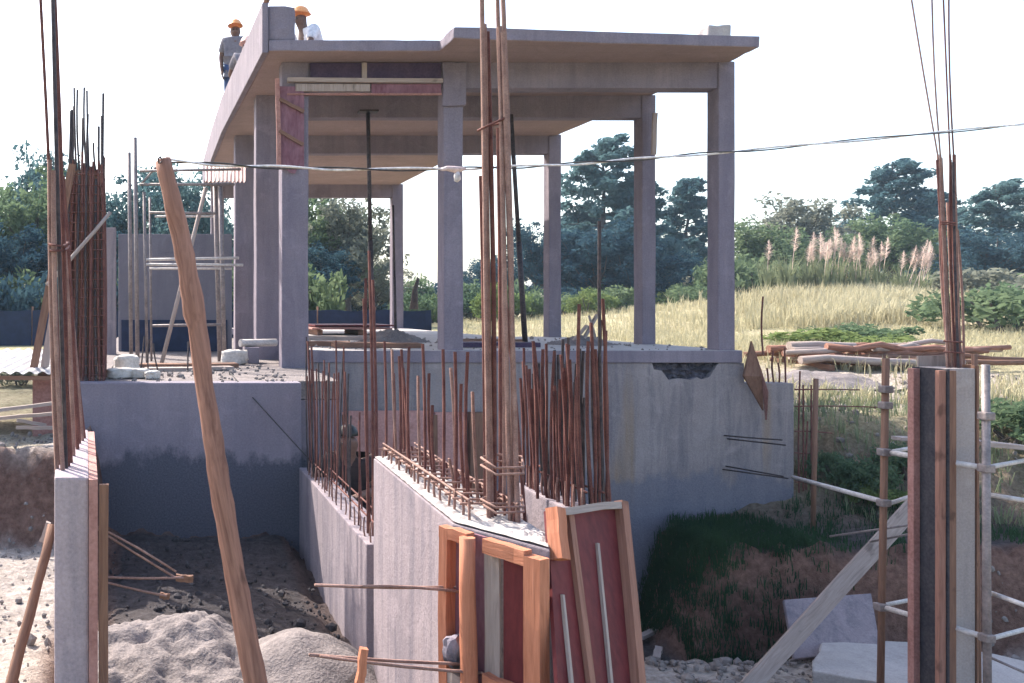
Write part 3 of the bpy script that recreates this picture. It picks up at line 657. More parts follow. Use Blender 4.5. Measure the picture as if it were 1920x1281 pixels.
heap('rubble_heap', (3.55, 13.6, ZF), .55, .4, .20, M['sand'], 'small heap of rubble on the floor beside the dark prop', 'rubble', fine=.12)
heap('sand_heap', (5.95, 12.6, ZF), .5, .4, .14, M['sand'], 'low sand heap on the floor under the crossed sticks', 'sand', fine=.08)
for k, (a, c_) in enumerate((((1088, 640), (1120, 590)), ((1122, 645), (1104, 592)), ((1060, 652), (1100, 610)))):
    tag(plank('stick', P(a[0], a[1] + 6, 12.45), P(c_[0], c_[1], 12.5), .05, .03, M['wood_g']), ('left upright stick', 'right upright stick', 'lower slanting stick')[k] + ' of the pale bundle standing on the sand heap', 'stick')
for k, (x0, x1, Y, mt) in enumerate(((2.05, 2.6, 12.2, 'wood_d'), (2.3, 3.4, 11.7, 'wood_d'), (3.9, 5.0, 11.8, 'ply_d'), (3.85, 4.9, 12.3, 'wood_d'), (4.3, 5.3, 13.2, 'wood_d'), (2.0, 3.4, 14.6, 'wood_g'))):
    tag(plank('board', (x0, Y, ZF + .03 + .004), (x1, Y + random.uniform(-.3, .3), ZF + .034), .28, .06, M[mt]),
        ('dark board lying by the front left column', 'long dark board lying at the floor edge left of the middle column', 'dark plywood board lying at the floor edge right of the middle column', 'brown board lying behind the dark plywood board', 'brown board lying on the floor near the sand heap', 'pale board lying near the plywood stack')[k], 'board')
bm = MB(); bm.tube([P(776, 580, 20), P(778, 545, 20), P(784, 522, 20)], [.1, .06, .03], 7)
stump = tag(bm.build('tree_stump', M['trunk'], smooth=True), 'thin dead black stump between far columns', 'stump')

# red plywood boarding on the basement wall behind the bars
bp = thing('plywood_boarding', (3.0, 10.93, -3.6), 'reddish plywood boarding against the basement wall behind the bars', 'formwork')
for k in range(5):
    MB().box(1.93 + .36 * k, 2.28 + .36 * k, 10.90 + .012 * (k % 2), 10.945, -3.6, -1.27 + random.uniform(-.02, .02)).build('plywood_panel', M['ply_k'], bp)
for k in range(4): plank('batten', (2.28 + .36 * k, 10.88, -3.6), (2.28 + .36 * k, 10.88, -1.3), .06, .03, M['wood_d'], bp, up=(0, -1, 0))
tag(MB().box(3.78, 3.98, 10.85, 10.955, -3.7, -1.27).build('shutter_board', M['wood_d'], bevel=.004), 'dark upright shutter board right of the reddish boarding', 'board')

# folded plank hung on the right of the basement wall
fp = thing('folded_boards', P(1425, 790, 10.8), 'pair of dark boards meeting in a point at the right end of the basement wall', 'boards')
for (a, b_, c_, mt) in (((1410, 640), (1395, 705), (1432, 770), 'wood_d'), ((1410, 640), (1441, 735), (1438, 788), 'ply_b')):
    a3, b3, c3 = P(*a, 10.9), P(*b_, 10.86 if mt == 'wood_d' else 10.7), P(*c_, 10.88)
    mb = MB(); d = Vector((0, .03, 0)); mid = a3.lerp(c3, .5) + Vector((-.02, -.1, 0))
    q = [a3, b3, c3, mid]; mb.add(q + [v_ + d for v_ in q], [(0, 1, 2, 3), (7, 6, 5, 4), (0, 4, 5, 1), (1, 5, 6, 2), (2, 6, 7, 3), (3, 7, 4, 0)]); mb.build('board', M[mt], fp)

# ------------------------------------------------------------------ left terrace: wall, pillar, scaffold, sacks
aw = thing('annex_wall', (.3, 15, ZL), 'plain grey rendered wall on the terrace behind the scaffold', 'wall')
MB().box(-.60, 1.28, 15.0, 15.22, ZL, 1.2).build('wall_panel', M['render'], aw, bevel=.01)
MB().box(-.55, 1.2, 14.96, 14.997, ZL, -.22).build('dark_foot_sheet', M['tarp'], aw)  # dark sheet stands in for the unlit opening at the wall foot
tag(MB().box(-.76, -.60, 14.0, 14.2, ZL - .01, 1.22).build('pillar', M['wall_c'], bevel=.01), 'pale narrow concrete pillar beside the dark bar cage', 'pillar')
sc = thing('scaffold', (.4, 12, ZL), 'light tube scaffold with ladder rungs standing on the left terrace', 'scaffold')
SY = 11.9
def st(x0, y0, x1, y1, Y0, Y1=None, r=.02, m_='pipe', nm='tube'): return pole(nm, P(x0, y0, Y0), P(x1, y1, Y1 or Y0), r, r, M[m_], sc)
def tpy(Y): return VY - ZL * FPX / Y
st(258, tpy(SY), 253, 258, SY, r=.028); st(246, tpy(SY + .3), 242, 286, SY + .3, r=.026); st(276, tpy(SY), 270, 360, SY, r=.02); st(421, tpy(SY), 413, 350, SY, r=.03); st(412, tpy(SY + .4), 403, 350, SY + .4, r=.03)
st(284, tpy(SY + .4), 281, 370, SY + .4, r=.016)
for y, x0, x1, m_ in ((321, 262, 452, 'pipe'), (346, 262, 440, 'pipe'), (399, 280, 405, 'pipe'), (487, 274, 448, 'pipe_l'), (496, 274, 456, 'pipe_l'), (611, 286, 415, 'pipe')):
    st(x0, y, x1, y + random.uniform(-4, 3), SY - .03, r=.018, m_=m_, nm='ledger')
for y, x0, x1 in ((406, 290, 400), (504, 280, 435)): st(x0, y, x1, y, SY + .3, r=.014, m_='pipe_l', nm='ledger')
st(262, 348, 296, 310, SY, r=.014, nm='brace'); st(303, tpy(SY - .1), 386, 352, SY - .1, SY + .1, r=.028, m_='wood_g', nm='brace')
for k in range(9): st(400 + 4 * k, 345, 402 + 4 * k, 312, SY, SY + .9, r=.008, m_='pipe_l', nm='mesh_bar')
cs = MB(); nW = 40
vs_ = [];
for j in (0, 1):
    for i in range(nW + 1):
        px = 385 + 75 * i / nW; p_ = P(px, 342 if j == 0 else 312, SY + .05 + .9 * j); vs_.append(p_ + Vector((0, 0, .014 * math.sin(i * 1.6))))
cs.add(vs_ + [v_ + Vector((0, 0, .006)) for v_ in vs_], [(i, i + 1, nW + 2 + i, nW + 1 + i) for i in range(nW)] + [(2 * nW + 2 + i, 2 * nW + 2 + nW + 1 + i, 2 * nW + 2 + nW + 2 + i, 2 * nW + 2 + i + 1) for i in range(nW)])
tag(cs.build('corrugated_sheet', M['sheet_r']), 'faded pinkish corrugated sheet lying on top of the left scaffold', 'metal sheet')
def sack(c, s, label, rz=0, mat='sack', flat=.45):
    bm = bmesh.new(); bmesh.ops.create_cube(bm, size=1); bmesh.ops.subdivide_edges(bm, edges=bm.edges[:], cuts=5, use_grid_fill=True)
    for v_ in bm.verts:
        p_ = v_.co * 2; d = Vector((p_.x * math.sqrt(max(.05, 1 - p_.y ** 2 * .4)), p_.y * math.sqrt(max(.05, 1 - p_.x ** 2 * .3)), p_.z * math.sqrt(max(.05, 1 - p_.x ** 2 * .35 - p_.y ** 2 * .35))))
        v_.co = Vector((d.x * s, d.y * s * .62, d.z * s * flat)) + noise.noise_vector(p_ * 2 + Vector(c)) * s * .12
    me = bpy.data.meshes.new('cement_sack'); bm.to_mesh(me); bm.free(); me.materials.append(M[mat]); me.polygons.foreach_set('use_smooth', [True] * len(me.polygons))
    o = bpy.data.objects.new('cement_sack', me); put(o, None, (c[0], c[1], c[2] + s * flat * .9)); o.rotation_euler.z = rz
    return tag(o, label, 'sack')
sack((-.36, 9.35, ZL), .13, 'pale sack lying at the terrace edge beside the bar cage', .3); sack((-.17, 9.4, ZL), .12, 'pale sack lying second from the bar cage', -.4)
sack((-.30, 9.75, ZL), .15, 'bigger pale sack behind the sacks at the terrace edge', .8, flat=.8); sack((-.02, 9.3, ZL), .10, 'small pale sack nearest the leaning pole', 1.1)
sack((1.02, 11.6, ZL), .17, 'grey sack lying left of the paired columns', .2, flat=.6)
tag(pole('pipe', (1.12, 11.9, ZL + .26), (1.62, 12.1, ZL + .26), .05, .05, M['pipe_l']), 'short pale pipe lying on blocks beside the grey sack', 'pipe')
tag(MB().box(1.18, 1.36, 11.8, 12.15, ZL - .003, ZL + .21).build('concrete_block', M['wall_l'], bevel=.01), 'grey concrete block under the pale pipe', 'block')
tag(plank('plank', (-.1, 10.4, ZL + .02), (.9, 10.6, ZL + .02), .2, .04, M['wood_g']), 'pale plank lying flat on the terrace', 'plank')
tag(plank('plank', (-.4, 10.9, ZL + .025), (1.0, 11.1, ZL + .025), .25, .05, M['wood_d']), 'dark plank lying flat farther back on the terrace', 'plank')
for k, px in enumerate((264, 278, 297, 352)):
    a = PZ(px, 700 - k, ZL); tag(bar(a, a + Vector((lean(.03), 0, random.uniform(.25, .5))), .009, None, 'steel_d', 'steel_rod'), ('leftmost', 'second from left', 'third from left', 'rightmost')[k] + ' of the short rods sticking up from the terrace edge', 'rod')
wl_ = tag(MB().tube([P(432, 700, 8.95), P(498, 772, 8.72), P(560, 840, 8.62), P(590, 872, 8.5)], .006, 6).build('hose', M['cable_d'], smooth=True), 'thin dark hose hanging slantwise down the terrace wall', 'hose')

# corrugated sheet lean-to on the far left
cr = thing('low_shed', (-1.8, 9.4, -1.2), 'low block shed with a pale corrugated roof sheet at the far left', 'shed')
nW = 90; vs_ = []
for j in (0, 1):
    for i in range(nW + 1):
        x = -3.2 + 2.22 * i / nW; vs_.append((x - .32 * (1 - j) * 0 + (.25 if j else 0), 8.65 if j == 0 else 10.4, (-.635 if j == 0 else -.50) + .016 * math.sin(i * 1.57 * .8)))
k_ = len(vs_)
MB().add(vs_ + [(a, b_, c_ + .006) for a, b_, c_ in vs_], [(i, nW + 1 + i, nW + 2 + i, i + 1) for i in range(nW)] + [(k_ + i, k_ + i + 1, k_ + nW + 2 + i, k_ + nW + 1 + i) for i in range(nW)] + [(i, i + 1, k_ + i + 1, k_ + i) for i in range(nW)]).build('roof_sheet', M['sheet'], cr)
plank('eaves_board', (-3.2, 8.68, -.68), (-.98, 8.68, -.68), .035, .04, M['wood_d'], cr)
MB().box(-1.2, -.93, 8.9, 10.2, -1.3, -.70).build('block_wall', M['ply_b'], cr, bevel=.01); MB().box(-3.2, -2.9, 8.9, 10.2, -1.3, -.70).build('block_wall', M['wall_l'], cr, bevel=.01)
for k, (a, c_) in enumerate((((-20, 772), (104, 756)), ((-20, 786), (104, 775)), ((30, 802), (106, 803)), ((32, 788), (86, 798)))):
    Y = 8.05 + .12 * k
    tag(plank('pole', P(a[0], a[1], Y), P(c_[0], c_[1], Y + .1), .035, .03, M['wood_g']), ('upper pale batten', 'second pale batten', 'lowest pale batten', 'short slanting batten')[k] + ' lying on the ground before the low shed', 'batten')
tag(pole('pole', P(5, 1345, 4.75), P(98, 985, 5.3), .035, .03, M['wood_d'], wob=.008, seg=6, knots=.1), 'dark crooked pole leaning at the lower left beside the narrow wall', 'pole')
tag(plank('offcut', P(78, 1015, 5.7), P(92, 980, 5.7), .04, .03, M['wood_g']), 'small pale offcut nailed to the dark crooked pole', 'offcut')

# sand heaps and sheet in the pit
heap('sand_heap', (.12, 6.0, -2.42), 1.0, .75, .34, M['sand'], 'pale lumpy sand heap in the pit behind the leaning pole', 'sand', 70, .16, .06)
heap('sand_heap', (.98, 5.9, -2.42), .62, .6, .33, M['sand'], 'smooth grey sand heap against the lower stem wall', 'sand', 40, .06, .01)
tag(plank('stake', P(672, 1300, 3.6), P(683, 1216, 3.6), .03, .03, M['wood']), 'short orange stake below the tie rods', 'stake')

# ------------------------------------------------------------------ right foreground column and scaffold
rc = thing('formed_column', (6.3, 7.2, -3.6), 'square concrete column still clasped by brown plywood, long bars rising from its top', 'column')
RY = 7.1
x0, x1 = (1775 - VX) * RY / FPX, (1829 - VX) * RY / FPX
MB().box(x0, x1, RY, RY + .26, -3.7, -.485).build('shaft', M['conc_b'], rc, bevel=.008)
MB().box(x0 - .02, x0 - .003, RY - .03, RY + .3, -3.7, -.49).build('plywood_side', M['ply_n'], rc)
MB().box(x0 - .075, x0 - .022, RY - .02, RY + .02, -3.7, -.50).build('stud', M['wood_b'], rc, bevel=.004); MB().box(x0 - .075, x0 - .022, RY + .22, RY + .28, -3.7, -.50).build('stud', M['ply_b'], rc, bevel=.004)
MB().box(x0 - .003, x0 + .05, RY - .03, RY - .004, -3.7, -.50).build('batten', M['wood_d'], rc, bevel=.003)
MB().box(x1 + .003, x1 + .02, RY - .01, RY + .28, -3.7, -.46).build('plywood_side', M['wood_d'], rc)
MB().box(x0, x1, RY + .262, RY + .28, -3.7, -.40).build('plywood_side', M['wood_g'], rc)
for pb, pt, tt, yy, mt in ((1776, 1706, -20, 7.2, 'rust2'), (1784, 1747, -20, 7.2, 'rust2'), (1796, 1768, -20, 7.25, 'rust'), (1800, 1779, -20, 7.18, 'rust'), (1779, 1757, 300, 7.2, 'rust'), (1786, 1765, 296, 7.22, 'rust2'),
                          (1793, 1782, 300, 7.2, 'rust'), (1797, 1787, 304, 7.15, 'steel_d'), (1802, 1790, 290, 7.2, 'rust2'), (1782, 1762, 420, 7.3, 'rust2'), (1790, 1776, 380, 7.3, 'rust2'), (1807, 1795, 430, 7.3, 'rust2')):
    mid = P((pb + pt) / 2 + 10 if tt < 0 else (pb + pt) / 2, 400 if tt < 0 else (690 + tt) / 2, yy)
    if tt < 0:
        kx = {1706: 1758, 1747: 1763, 1768: 1781, 1779: 1788}[pt]; bar(P(pb, 700, yy), P(kx, 290, yy), .008, rc, mt); bar(P(kx, 290, yy), P(pt, tt, yy), .006, rc, mt)
    else: bar(P(pb, 700, yy), P(pt, tt, yy), .009, rc, mt)
for py in (416, 420, 660, 640): ring([P(1770 - (660 - py) * .02, py, 7.12), P(1806 - (660 - py) * .06, py + 2, 7.12), P(1806 - (660 - py) * .06, py, 7.35), P(1772 - (660 - py) * .02, py - 2, 7.35)], .006, rc, 'rust')
rs = thing('scaffold', (6.0, 7.4, -3.5), 'rusty tube scaffold round the right foreground column', 'scaffold')
def rt(x0, y0, x1, y1, Y0, Y1=None, r=.024, m_='pipe', nm='tube'): return pole(nm, P(x0, y0, Y0), P(x1, y1, Y1 or Y0), r, r, M[m_], rs)
def low(px, Y): return VY + 3.5 * FPX / Y
rt(1650, low(1650, 7.7), 1661, 672, 7.7, m_='wood_d', r=.027); rt(1852, low(1852, 6.85), 1848, 684, 6.85, r=.027); rt(1836, low(1836, 7.5), 1827, 664, 7.5, m_='wood_d', r=.02); rt(1524, 1015, 1530, 710, 10.4, m_='wood_d', r=.026)
for a in ((1664, 848, 1850, 878, 7.66, 6.86), (1487, 895, 1660, 942, 10.0, 7.72), (1654, 1138, 1852, 1196, 7.68, 6.86)): rt(*a, m_='pipe_l', r=.022, nm='ledger')
for a in ((1668, 848, 1745, 834, 7.7, 8.4), (1662, 946, 1766, 912, 7.68, 8.0), (1855, 876, 1930, 862, 6.86, 7.4), (1855, 928, 1930, 940, 6.9, 6.7), (1650, 1136, 1745, 1118, 7.7, 8.3), (1856, 1198, 1930, 1178, 6.86, 7.3), (1858, 1112, 1930, 1138, 6.9, 6.6)): rt(*a, m_='pipe_l', r=.018, nm='transom')
for a in ((1556, 1006, 1764, 976, 8.6, 7.8), (1632, 1016, 1764, 990, 8.4, 7.8), (1850, 1230, 1930, 1265, 6.9, 6.7)): rt(*a, m_='pipe', r=.010, nm='brace')
for (px, py, Y) in ((1661, 730, 7.68), (1660, 760, 7.68), (1658, 848, 7.66), (1657, 943, 7.68), (1849, 878, 6.84), (1850, 1196, 6.84), (1651, 1138, 7.68), (1849, 780, 6.84)):
    c_ = P(px, py, Y); MB().box(c_.x - .038, c_.x + .038, c_.y - .04, c_.y + .04, c_.z - .03, c_.z + .03).build('coupler', M['pipe'], rs, bevel=.01)
tag(plank('plank', P(1832, 830, 7.3), P(1940, 842, 7.3), .22, .035, M['wood_g'], up=(0, 0, 1)), 'pale plank laid across the scaffold at the right edge', 'plank')
tag(plank('plank', P(1680, 822, 8.6), P(1748, 824, 8.6), .12, .03, M['wood_g']), 'pale short plank behind the left face of the right column', 'plank')
tag(plank('plank', P(1402, 1290, 8.2), P(1758, 900, 8.6), .14, .04, M['wood_g'], up=(-.5, -1, 0)), 'long weathered plank propped diagonally before the earth bank', 'plank')
a, b_, c_, d_ = P(1490, 1236, 8.75), P(1652, 1218, 8.75), P(1634, 1112, 9.15), P(1470, 1124, 9.15)
mb = MB(); nrm = (b_ - a).cross(d_ - a).normalized() * .05
mb.add([a, b_, c_, d_, a - nrm, b_ - nrm, c_ - nrm, d_ - nrm], [(0, 1, 2, 3), (7, 6, 5, 4), (0, 4, 5, 1), (1, 5, 6, 2), (2, 6, 7, 3), (3, 7, 4, 0)])
tag(mb.build('concrete_slab', M['wall_c'], bevel=.012), 'grey slab leaning against the earth bank under the diagonal plank', 'slab')
mb = MB(); mb.prism([(5.95, 8.2), (6.9, 7.4), (8.4, 8.0), (7.6, 8.9), (6.5, 8.85)], -3.75, -3.28)
tag(mb.build('footing', M['top'], bevel=.012, cuts=4, rough=.035), 'broken pale concrete footing on the ground left of the right column', 'footing')
# bar mat right of the basement wall
bmt = thing('rebar_mat', (8.0, 11.2, -2.3), 'thin rusty bar mat standing beside the right end of the basement wall', 'rebar mat')
for px, t, bb in ((1500, 696, 980), (1506, 722, 960), (1521, 722, 990), (1531, 712, 985), (1514, 790, 1000)): bar(P(px, bb, 11.0), P(px, t, 11.0), .010, bmt, 'rust')
for x0_, x1_, y in ((1490, 1536, 731), (1490, 1612, 732), (1490, 1648, 763), (1490, 1560, 810), (1490, 1530, 850), (1490, 1540, 905), (1490, 1545, 960)): bar(P(x0_, y - 1, 11.0), P(x1_, y + random.uniform(-2, 5), 11.05), .008, bmt, 'rust')
# little sticks in the right pit
for k, (x0_, y0_, x1_, y1_) in enumerate(((1278, 1264, 1342, 1272), (1290, 1258, 1308, 1240), (1436, 1272, 1450, 1262), (1230, 1235, 1236, 1215), (1200, 1195, 1262, 1165))):
    a, b_ = PZ(x0_, y0_, -3.66), PZ(x1_, y1_, -3.64); 
    tag(plank('offcut', a, b_, .07, .04, M['wood_g']), ('pale offcut lying flat', 'short offcut standing up behind the flat offcut', 'small offcut near the diagonal plank', 'small pale offcut', 'long offcut near the wall foot')[k] + ' in the right pit', 'offcut')

# ------------------------------------------------------------------ timber pile in the field
for k in range(26):
    lay = 0 if k < 11 else (1 if k < 20 else 2); q = random.uniform(-.35, .35)
    x0_ = 11.0 + random.uniform(-.3, 1.2) + .25 * lay; x1_ = 14.3 + random.uniform(-1.0, .6); y = 15.45 + .13 * (k % 10) + .1 * lay; z = field(12.5, 15.8) + .15 + .10 * lay
    tag(pole('log', (x0_, y + q, z + random.uniform(-.02, .04)), (x1_, y - q, z + random.uniform(-.03, .06)), random.uniform(.045, .075), random.uniform(.03, .055), M[('wood_g', 'wood_d', 'bark')[k % 3]], wob=.035, seg=6, knots=.14),
        'rough round log in the timber pile on the dry field', 'log', 'logs in the field pile')
for k in range(3): tag(plank('bearer', (11.5 + 1.2 * k, 15.4, field(12, 15.5) + .05), (11.5 + 1.2 * k, 16.9, field(12, 16) + .05), .1, .1, M['wood_d']), ('left', 'middle', 'right')[k] + ' timber bearer under the log pile', 'timber')
heap('earth_heap', (10.6, 14.6, field(10.6, 14.6) - .05), 1.3, .7, .22, M['sand'], 'low pale heap of earth left of the log pile', 'earth', 30, .2, .06)

# ------------------------------------------------------------------ vegetation
def leaves_mesh(name, centres, radii, counts, size, mat, up=.3, squash=.8):
    allv = []
    for c, r, k in zip(centres, radii, counts):
        p = RNG.normal(size=(k, 3)); p /= np.linalg.norm(p, axis=1)[:, None] + 1e-9
        p *= (RNG.random((k, 1)) ** .45) * r; p[:, 2] *= squash; p += np.array(c)
        nrm = RNG.normal(size=(k, 3)); nrm[:, 2] += up; nrm /= np.linalg.norm(nrm, axis=1)[:, None]
        t = np.cross(nrm, RNG.normal(size=(k, 3))); t /= np.linalg.norm(t, axis=1)[:, None] + 1e-9; b_ = np.cross(nrm, t)
        s = size * RNG.uniform(.6, 1.4, (k, 1))
        allv.append(np.stack([p + t * s, p + b_ * s * .45 + nrm * s * .1, p - t * s, p - b_ * s * .45 + nrm * s * .1], 1))
    V = np.concatenate(allv).reshape(-1, 3); nf = len(V) // 4
    me = bpy.data.meshes.new(name); me.vertices.add(len(V)); me.vertices.foreach_set('co', V.ravel())
    me.loops.add(nf * 4); me.loops.foreach_set('vertex_index', np.arange(nf * 4)); me.polygons.add(nf)
    me.polygons.foreach_set('loop_start', np.arange(nf) * 4); me.polygons.foreach_set('loop_total', np.full(nf, 4)); me.update(); me.materials.append(mat); return me
def tree_meshes(kind):
    """unit-ish meshes: a trunk with limbs and a leaf crown, about 10 m tall"""
    mb = MB(); cs, rs_, ks = [], [], []
    if kind in ('spire', 'spire2'):                     # tall, tiered, open crown
        H = 10; tr = [(lean(.08), lean(.08), H * s) for s in (0, .2, .4, .6, .8, .97)]; mb.tube(tr, [.2, .17, .13, .09, .05, .02], 7)
        nl = 46
        for i in range(nl):
            s = .16 + .82 * i / nl; a = i * 2.4 + random.uniform(-.4, .4); w = (1.0 - s) ** .75 * (3.0 if kind == 'spire' else 2.5) * random.uniform(.55, 1.15) + .35
            e = Vector((math.cos(a) * w, math.sin(a) * w, H * s + w * random.uniform(.0, .35))); st_ = Vector((0, 0, H * s - .1))
            mb.tube([st_, st_.lerp(e, .5) + Vector((0, 0, .1)), e], [.05, .03, .012], 5)
            for q in (.45, .7, .9, 1.05):
                cs.append(st_.lerp(e, q) + Vector((lean(.12), lean(.12), lean(.1)))); rs_.append(random.uniform(.3, .55) * (.75 + .5 * (1 - s))); ks.append(int(60 * random.uniform(.6, 1.3)))
    else:                                               # broad crown
        H = 8; mb.tube([(0, 0, 0), (lean(.1), lean(.1), 1.6), (lean(.2), lean(.2), 3.2), (lean(.3), lean(.3), 5.5)], [.26, .2, .15, .05], 7)
        nl = 44
        for i in range(nl):
            a = i * 2.4 + random.uniform(-.3, .3); ph = random.uniform(-.35, 1.3); rr = random.uniform(.7, 1.1)
            e = Vector((math.cos(a) * math.cos(ph) * 3.1 * rr, math.sin(a) * math.cos(ph) * 3.1 * rr, 4.2 + math.sin(ph) * 3.6 * rr)); st_ = Vector((0, 0, random.uniform(1.4, 4.2)))
            mb.tube([st_, st_.lerp(e, .5) + Vector((lean(.2), lean(.2), .2)), e], [.07, .04, .012], 5)
            for q in (.5, .72, .9, 1.05):
                cs.append(st_.lerp(e, q) + Vector((lean(.25), lean(.25), lean(.2)))); rs_.append(random.uniform(.4, .8)); ks.append(int(55 * random.uniform(.6, 1.3)))
    tm = bpy.data.meshes.new('trunk'); tm.from_pydata(mb.v, [], mb.f); tm.materials.append(M['trunk'])
    return tm, cs, rs_, ks
TM = {}
for kd in ('spire', 'spire2', 'round', 'round2'): TM[kd] = tree_meshes(kd)
CM = {}
def tree(name, kind, leafm, px, Y, top, base_z, wscale, label, size=.15, group='trees behind the site'):
    tm, cs, rs_, ks = TM[kind]; key = (kind, leafm)
    if key not in CM: CM[key] = leaves_mesh('crown', cs, rs_, ks, size, M[leafm])
    x = (px - VX) * Y / FPX; H = 10.0 if kind.startswith('spire') else 8.0
    ht = (VY - top) * Y / FPX - base_z; s = ht / H
    t = thing(name, (x, Y, base_z), label, 'tree', group)
    t.scale = (s * wscale, s * wscale, s); t.rotation_euler.z = random.uniform(0, 6)
    for nm, mesh in (('trunk', tm), ('crown', CM[key])):
        o = bpy.data.objects.new(nm, mesh); COL.objects.link(o); o.parent = t
    return t
tree('poplar_tree', 'spire', 'leaf_a', 1132, 58, 258, -.8, 1.3, 'tallest blue-green tree, seen between the two right columns')
tree('poplar_tree', 'spire2', 'leaf_a', 1085, 60, 390, -.8, 1.5, 'lower blue-green tree left of the tallest tree')
tree('poplar_tree', 'spire2', 'leaf_a', 1195, 57, 330, -.8, 1.35, 'blue-green tree partly behind the second right column')
tree('poplar_tree', 'spire2', 'leaf_a', 1290, 62, 332, -.8, 1.25, 'slim open tree just left of the right corner column')
tree('broad_tree', 'round', 'leaf_d', 1010, 52, 420, -.8, 1.2, 'dark broad tree behind the third right column')
tree('broad_tree', 'round2', 'leaf_d', 1120, 50, 420, -.8, 1.4, 'dark broad tree below the tallest tree')
tree('broad_tree', 'round', 'leaf_d', 1255, 55, 470, -.8, 1.5, 'low dark tree between the two right columns')
tree('broad_tree', 'round2', 'leaf_d', 1330, 60, 490, -.8, 1.3, 'low dark tree behind the right corner column')
tree('broad_tree', 'round2', 'leaf_d', 1190, 49, 440, -.8, 1.3, 'dark broad tree right of the tallest tree')
tree('broad_tree', 'round', 'leaf_d', 920, 60, 480, -.8, 1.2, 'low bluish tree behind the tall column cage')
tree('poplar_tree', 'spire', 'leaf_a', 1680, 62, 300, -.3, 1.45, 'tall open tree standing behind the plumed reeds')
tree('poplar_tree', 'spire2', 'leaf_a', 1750, 64, 355, -.3, 1.5, 'open tree behind the bars of the right foreground column')
tree('poplar_tree', 'spire', 'leaf_a', 1875, 55, 340, -.7, 1.5, 'tall dense tree at the right edge')
tree('broad_tree', 'round', 'leaf_d', 1870, 50, 430, -.7, 1.6, 'dark broad tree below the tall tree at the right edge')
tree('broad_tree', 'round2', 'leaf_c', 1500, 58, 372, -.3, 1.25, 'pale wispy tree right of the right corner column')
tree('broad_tree', 'round', 'leaf_b', 1430, 47, 420, -.6, 1.35, 'green broad tree beside the right corner column')
tree('broad_tree', 'round2', 'leaf_b', 1540, 52, 440, -.3, 1.3, 'green broad tree behind the left end of the plumed reeds')
tree('broad_tree', 'round', 'leaf_b', 1670, 48, 405, .0, 1.25, 'fresh green broad tree behind the right end of the plumed reeds')
tree('broad_tree', 'round2', 'leaf_c', 655, 40, 372, -.9, 1.0, 'pale olive tree seen through the left bay of the house')
tree('broad_tree', 'round', 'leaf_b', 590, 42, 355, -.9, 1.0, 'green tree half hidden by the front left column')
tree('broad_tree', 'round2', 'leaf_c', 700, 46, 480, -.9, 1.2, 'low olive tree near the far column')
tree('broad_tree', 'round2', 'leaf_d', 610, 38, 460, -.9, 1.2, 'dark low tree under the olive tree')
tree('broad_tree', 'round', 'leaf_b', 60, 30, 330, -1.0, 1.1, 'bushy green tree at the left edge')
tree('broad_tree', 'round2', 'leaf_a', 95, 34, 285, -1.0, .85, 'tallest bluish tree behind the left bar bundle')
tree('broad_tree', 'round2', 'leaf_d', 15, 27, 420, -1.0, 1.2, 'dark low tree at the left edge')
tree('broad_tree', 'round', 'leaf_a', 230, 32, 345, -1.0, 1.0, 'blue-green tree right of the dark bar cage')
tree('broad_tree', 'round2', 'leaf_a', 330, 36, 310, -1.0, .95, 'airy tree behind the left scaffold')
tree('broad_tree', 'round', 'leaf_d', 150, 28, 430, -1.0, 1.2, 'dark low tree behind the bar cage')
tree('broad_tree', 'round2', 'leaf_a', 425, 40, 400, -1.0, 1.0, 'tree seen between the far left columns')
tree('broad_tree', 'round', 'leaf_b', -120, 30, 380, -1.0, 1.2, 'green tree just beyond the left edge')

def bush_mesh(name, mat, n=26, size=.07, k=90):
    cs = []; rs_ = []; ks = []
    for i in range(n):
        a = random.uniform(0, 6.28); r = math.sqrt(random.random()); cs.append((math.cos(a) * r, math.sin(a) * r, .25 + .75 * random.random() * (1 - .5 * r * r))); rs_.append(random.uniform(.2, .4)); ks.append(k)
    return leaves_mesh(name, cs, rs_, ks, size, mat)
BM = {k: bush_mesh('foliage', M[k]) for k in ('leaf_b', 'leaf_c', 'leaf_e', 'leaf_d')}
bstem = MB()
for i in range(6): bstem.tube([(lean(.1), lean(.1), -.05), (lean(.3), lean(.3), .7)], [.03, .012], 5)
bsm = bpy.data.meshes.new('stem'); bsm.from_pydata(bstem.v, [], bstem.f); bsm.materials.append(M['trunk'])
def bush(px, Y, w, h, mat, label, base=None, group='bushes round the field'):
    x = (px - VX) * Y / FPX; z = gz(x, Y) if base is None else base
    t = thing('bush', (x, Y, z), label, 'bush', group); t.scale = (w, w, h); t.rotation_euler.z = random.uniform(0, 6)
    for nm, mesh in (('stem', bsm), ('foliage', BM[mat])):
        o = bpy.data.objects.new(nm, mesh); COL.objects.link(o); o.parent = t
for i, (px, w, h, mt) in enumerate(((775, 1.2, 1.5, 'leaf_b'), (812, 1.1, 1.2, 'leaf_e'), (885, 1.5, 2.0, 'leaf_b'), (930, 1.4, 1.6, 'leaf_e'), (985, 1.3, 1.3, 'leaf_b'), (1065, 1.3, 1.2, 'leaf_b'), (1105, 1.2, 1.1, 'leaf_e'), (1150, 1.4, 1.3, 'leaf_b'), (1262, 1.5, 1.2, 'leaf_e'), (1305, 1.3, 1.0, 'leaf_b'))):
    bush(px, 42 + (i % 3) * 2, w, h, mt, 'rounded hedge bush %s' % ('left of the far column base', 'right of the far column base', 'behind the middle column', 'behind the tall column cage', 'left of the third right column', 'right of the third right column', 'behind the crossed sticks', 'left of the second right column', 'right of the second right column', 'left of the right corner column')[i])
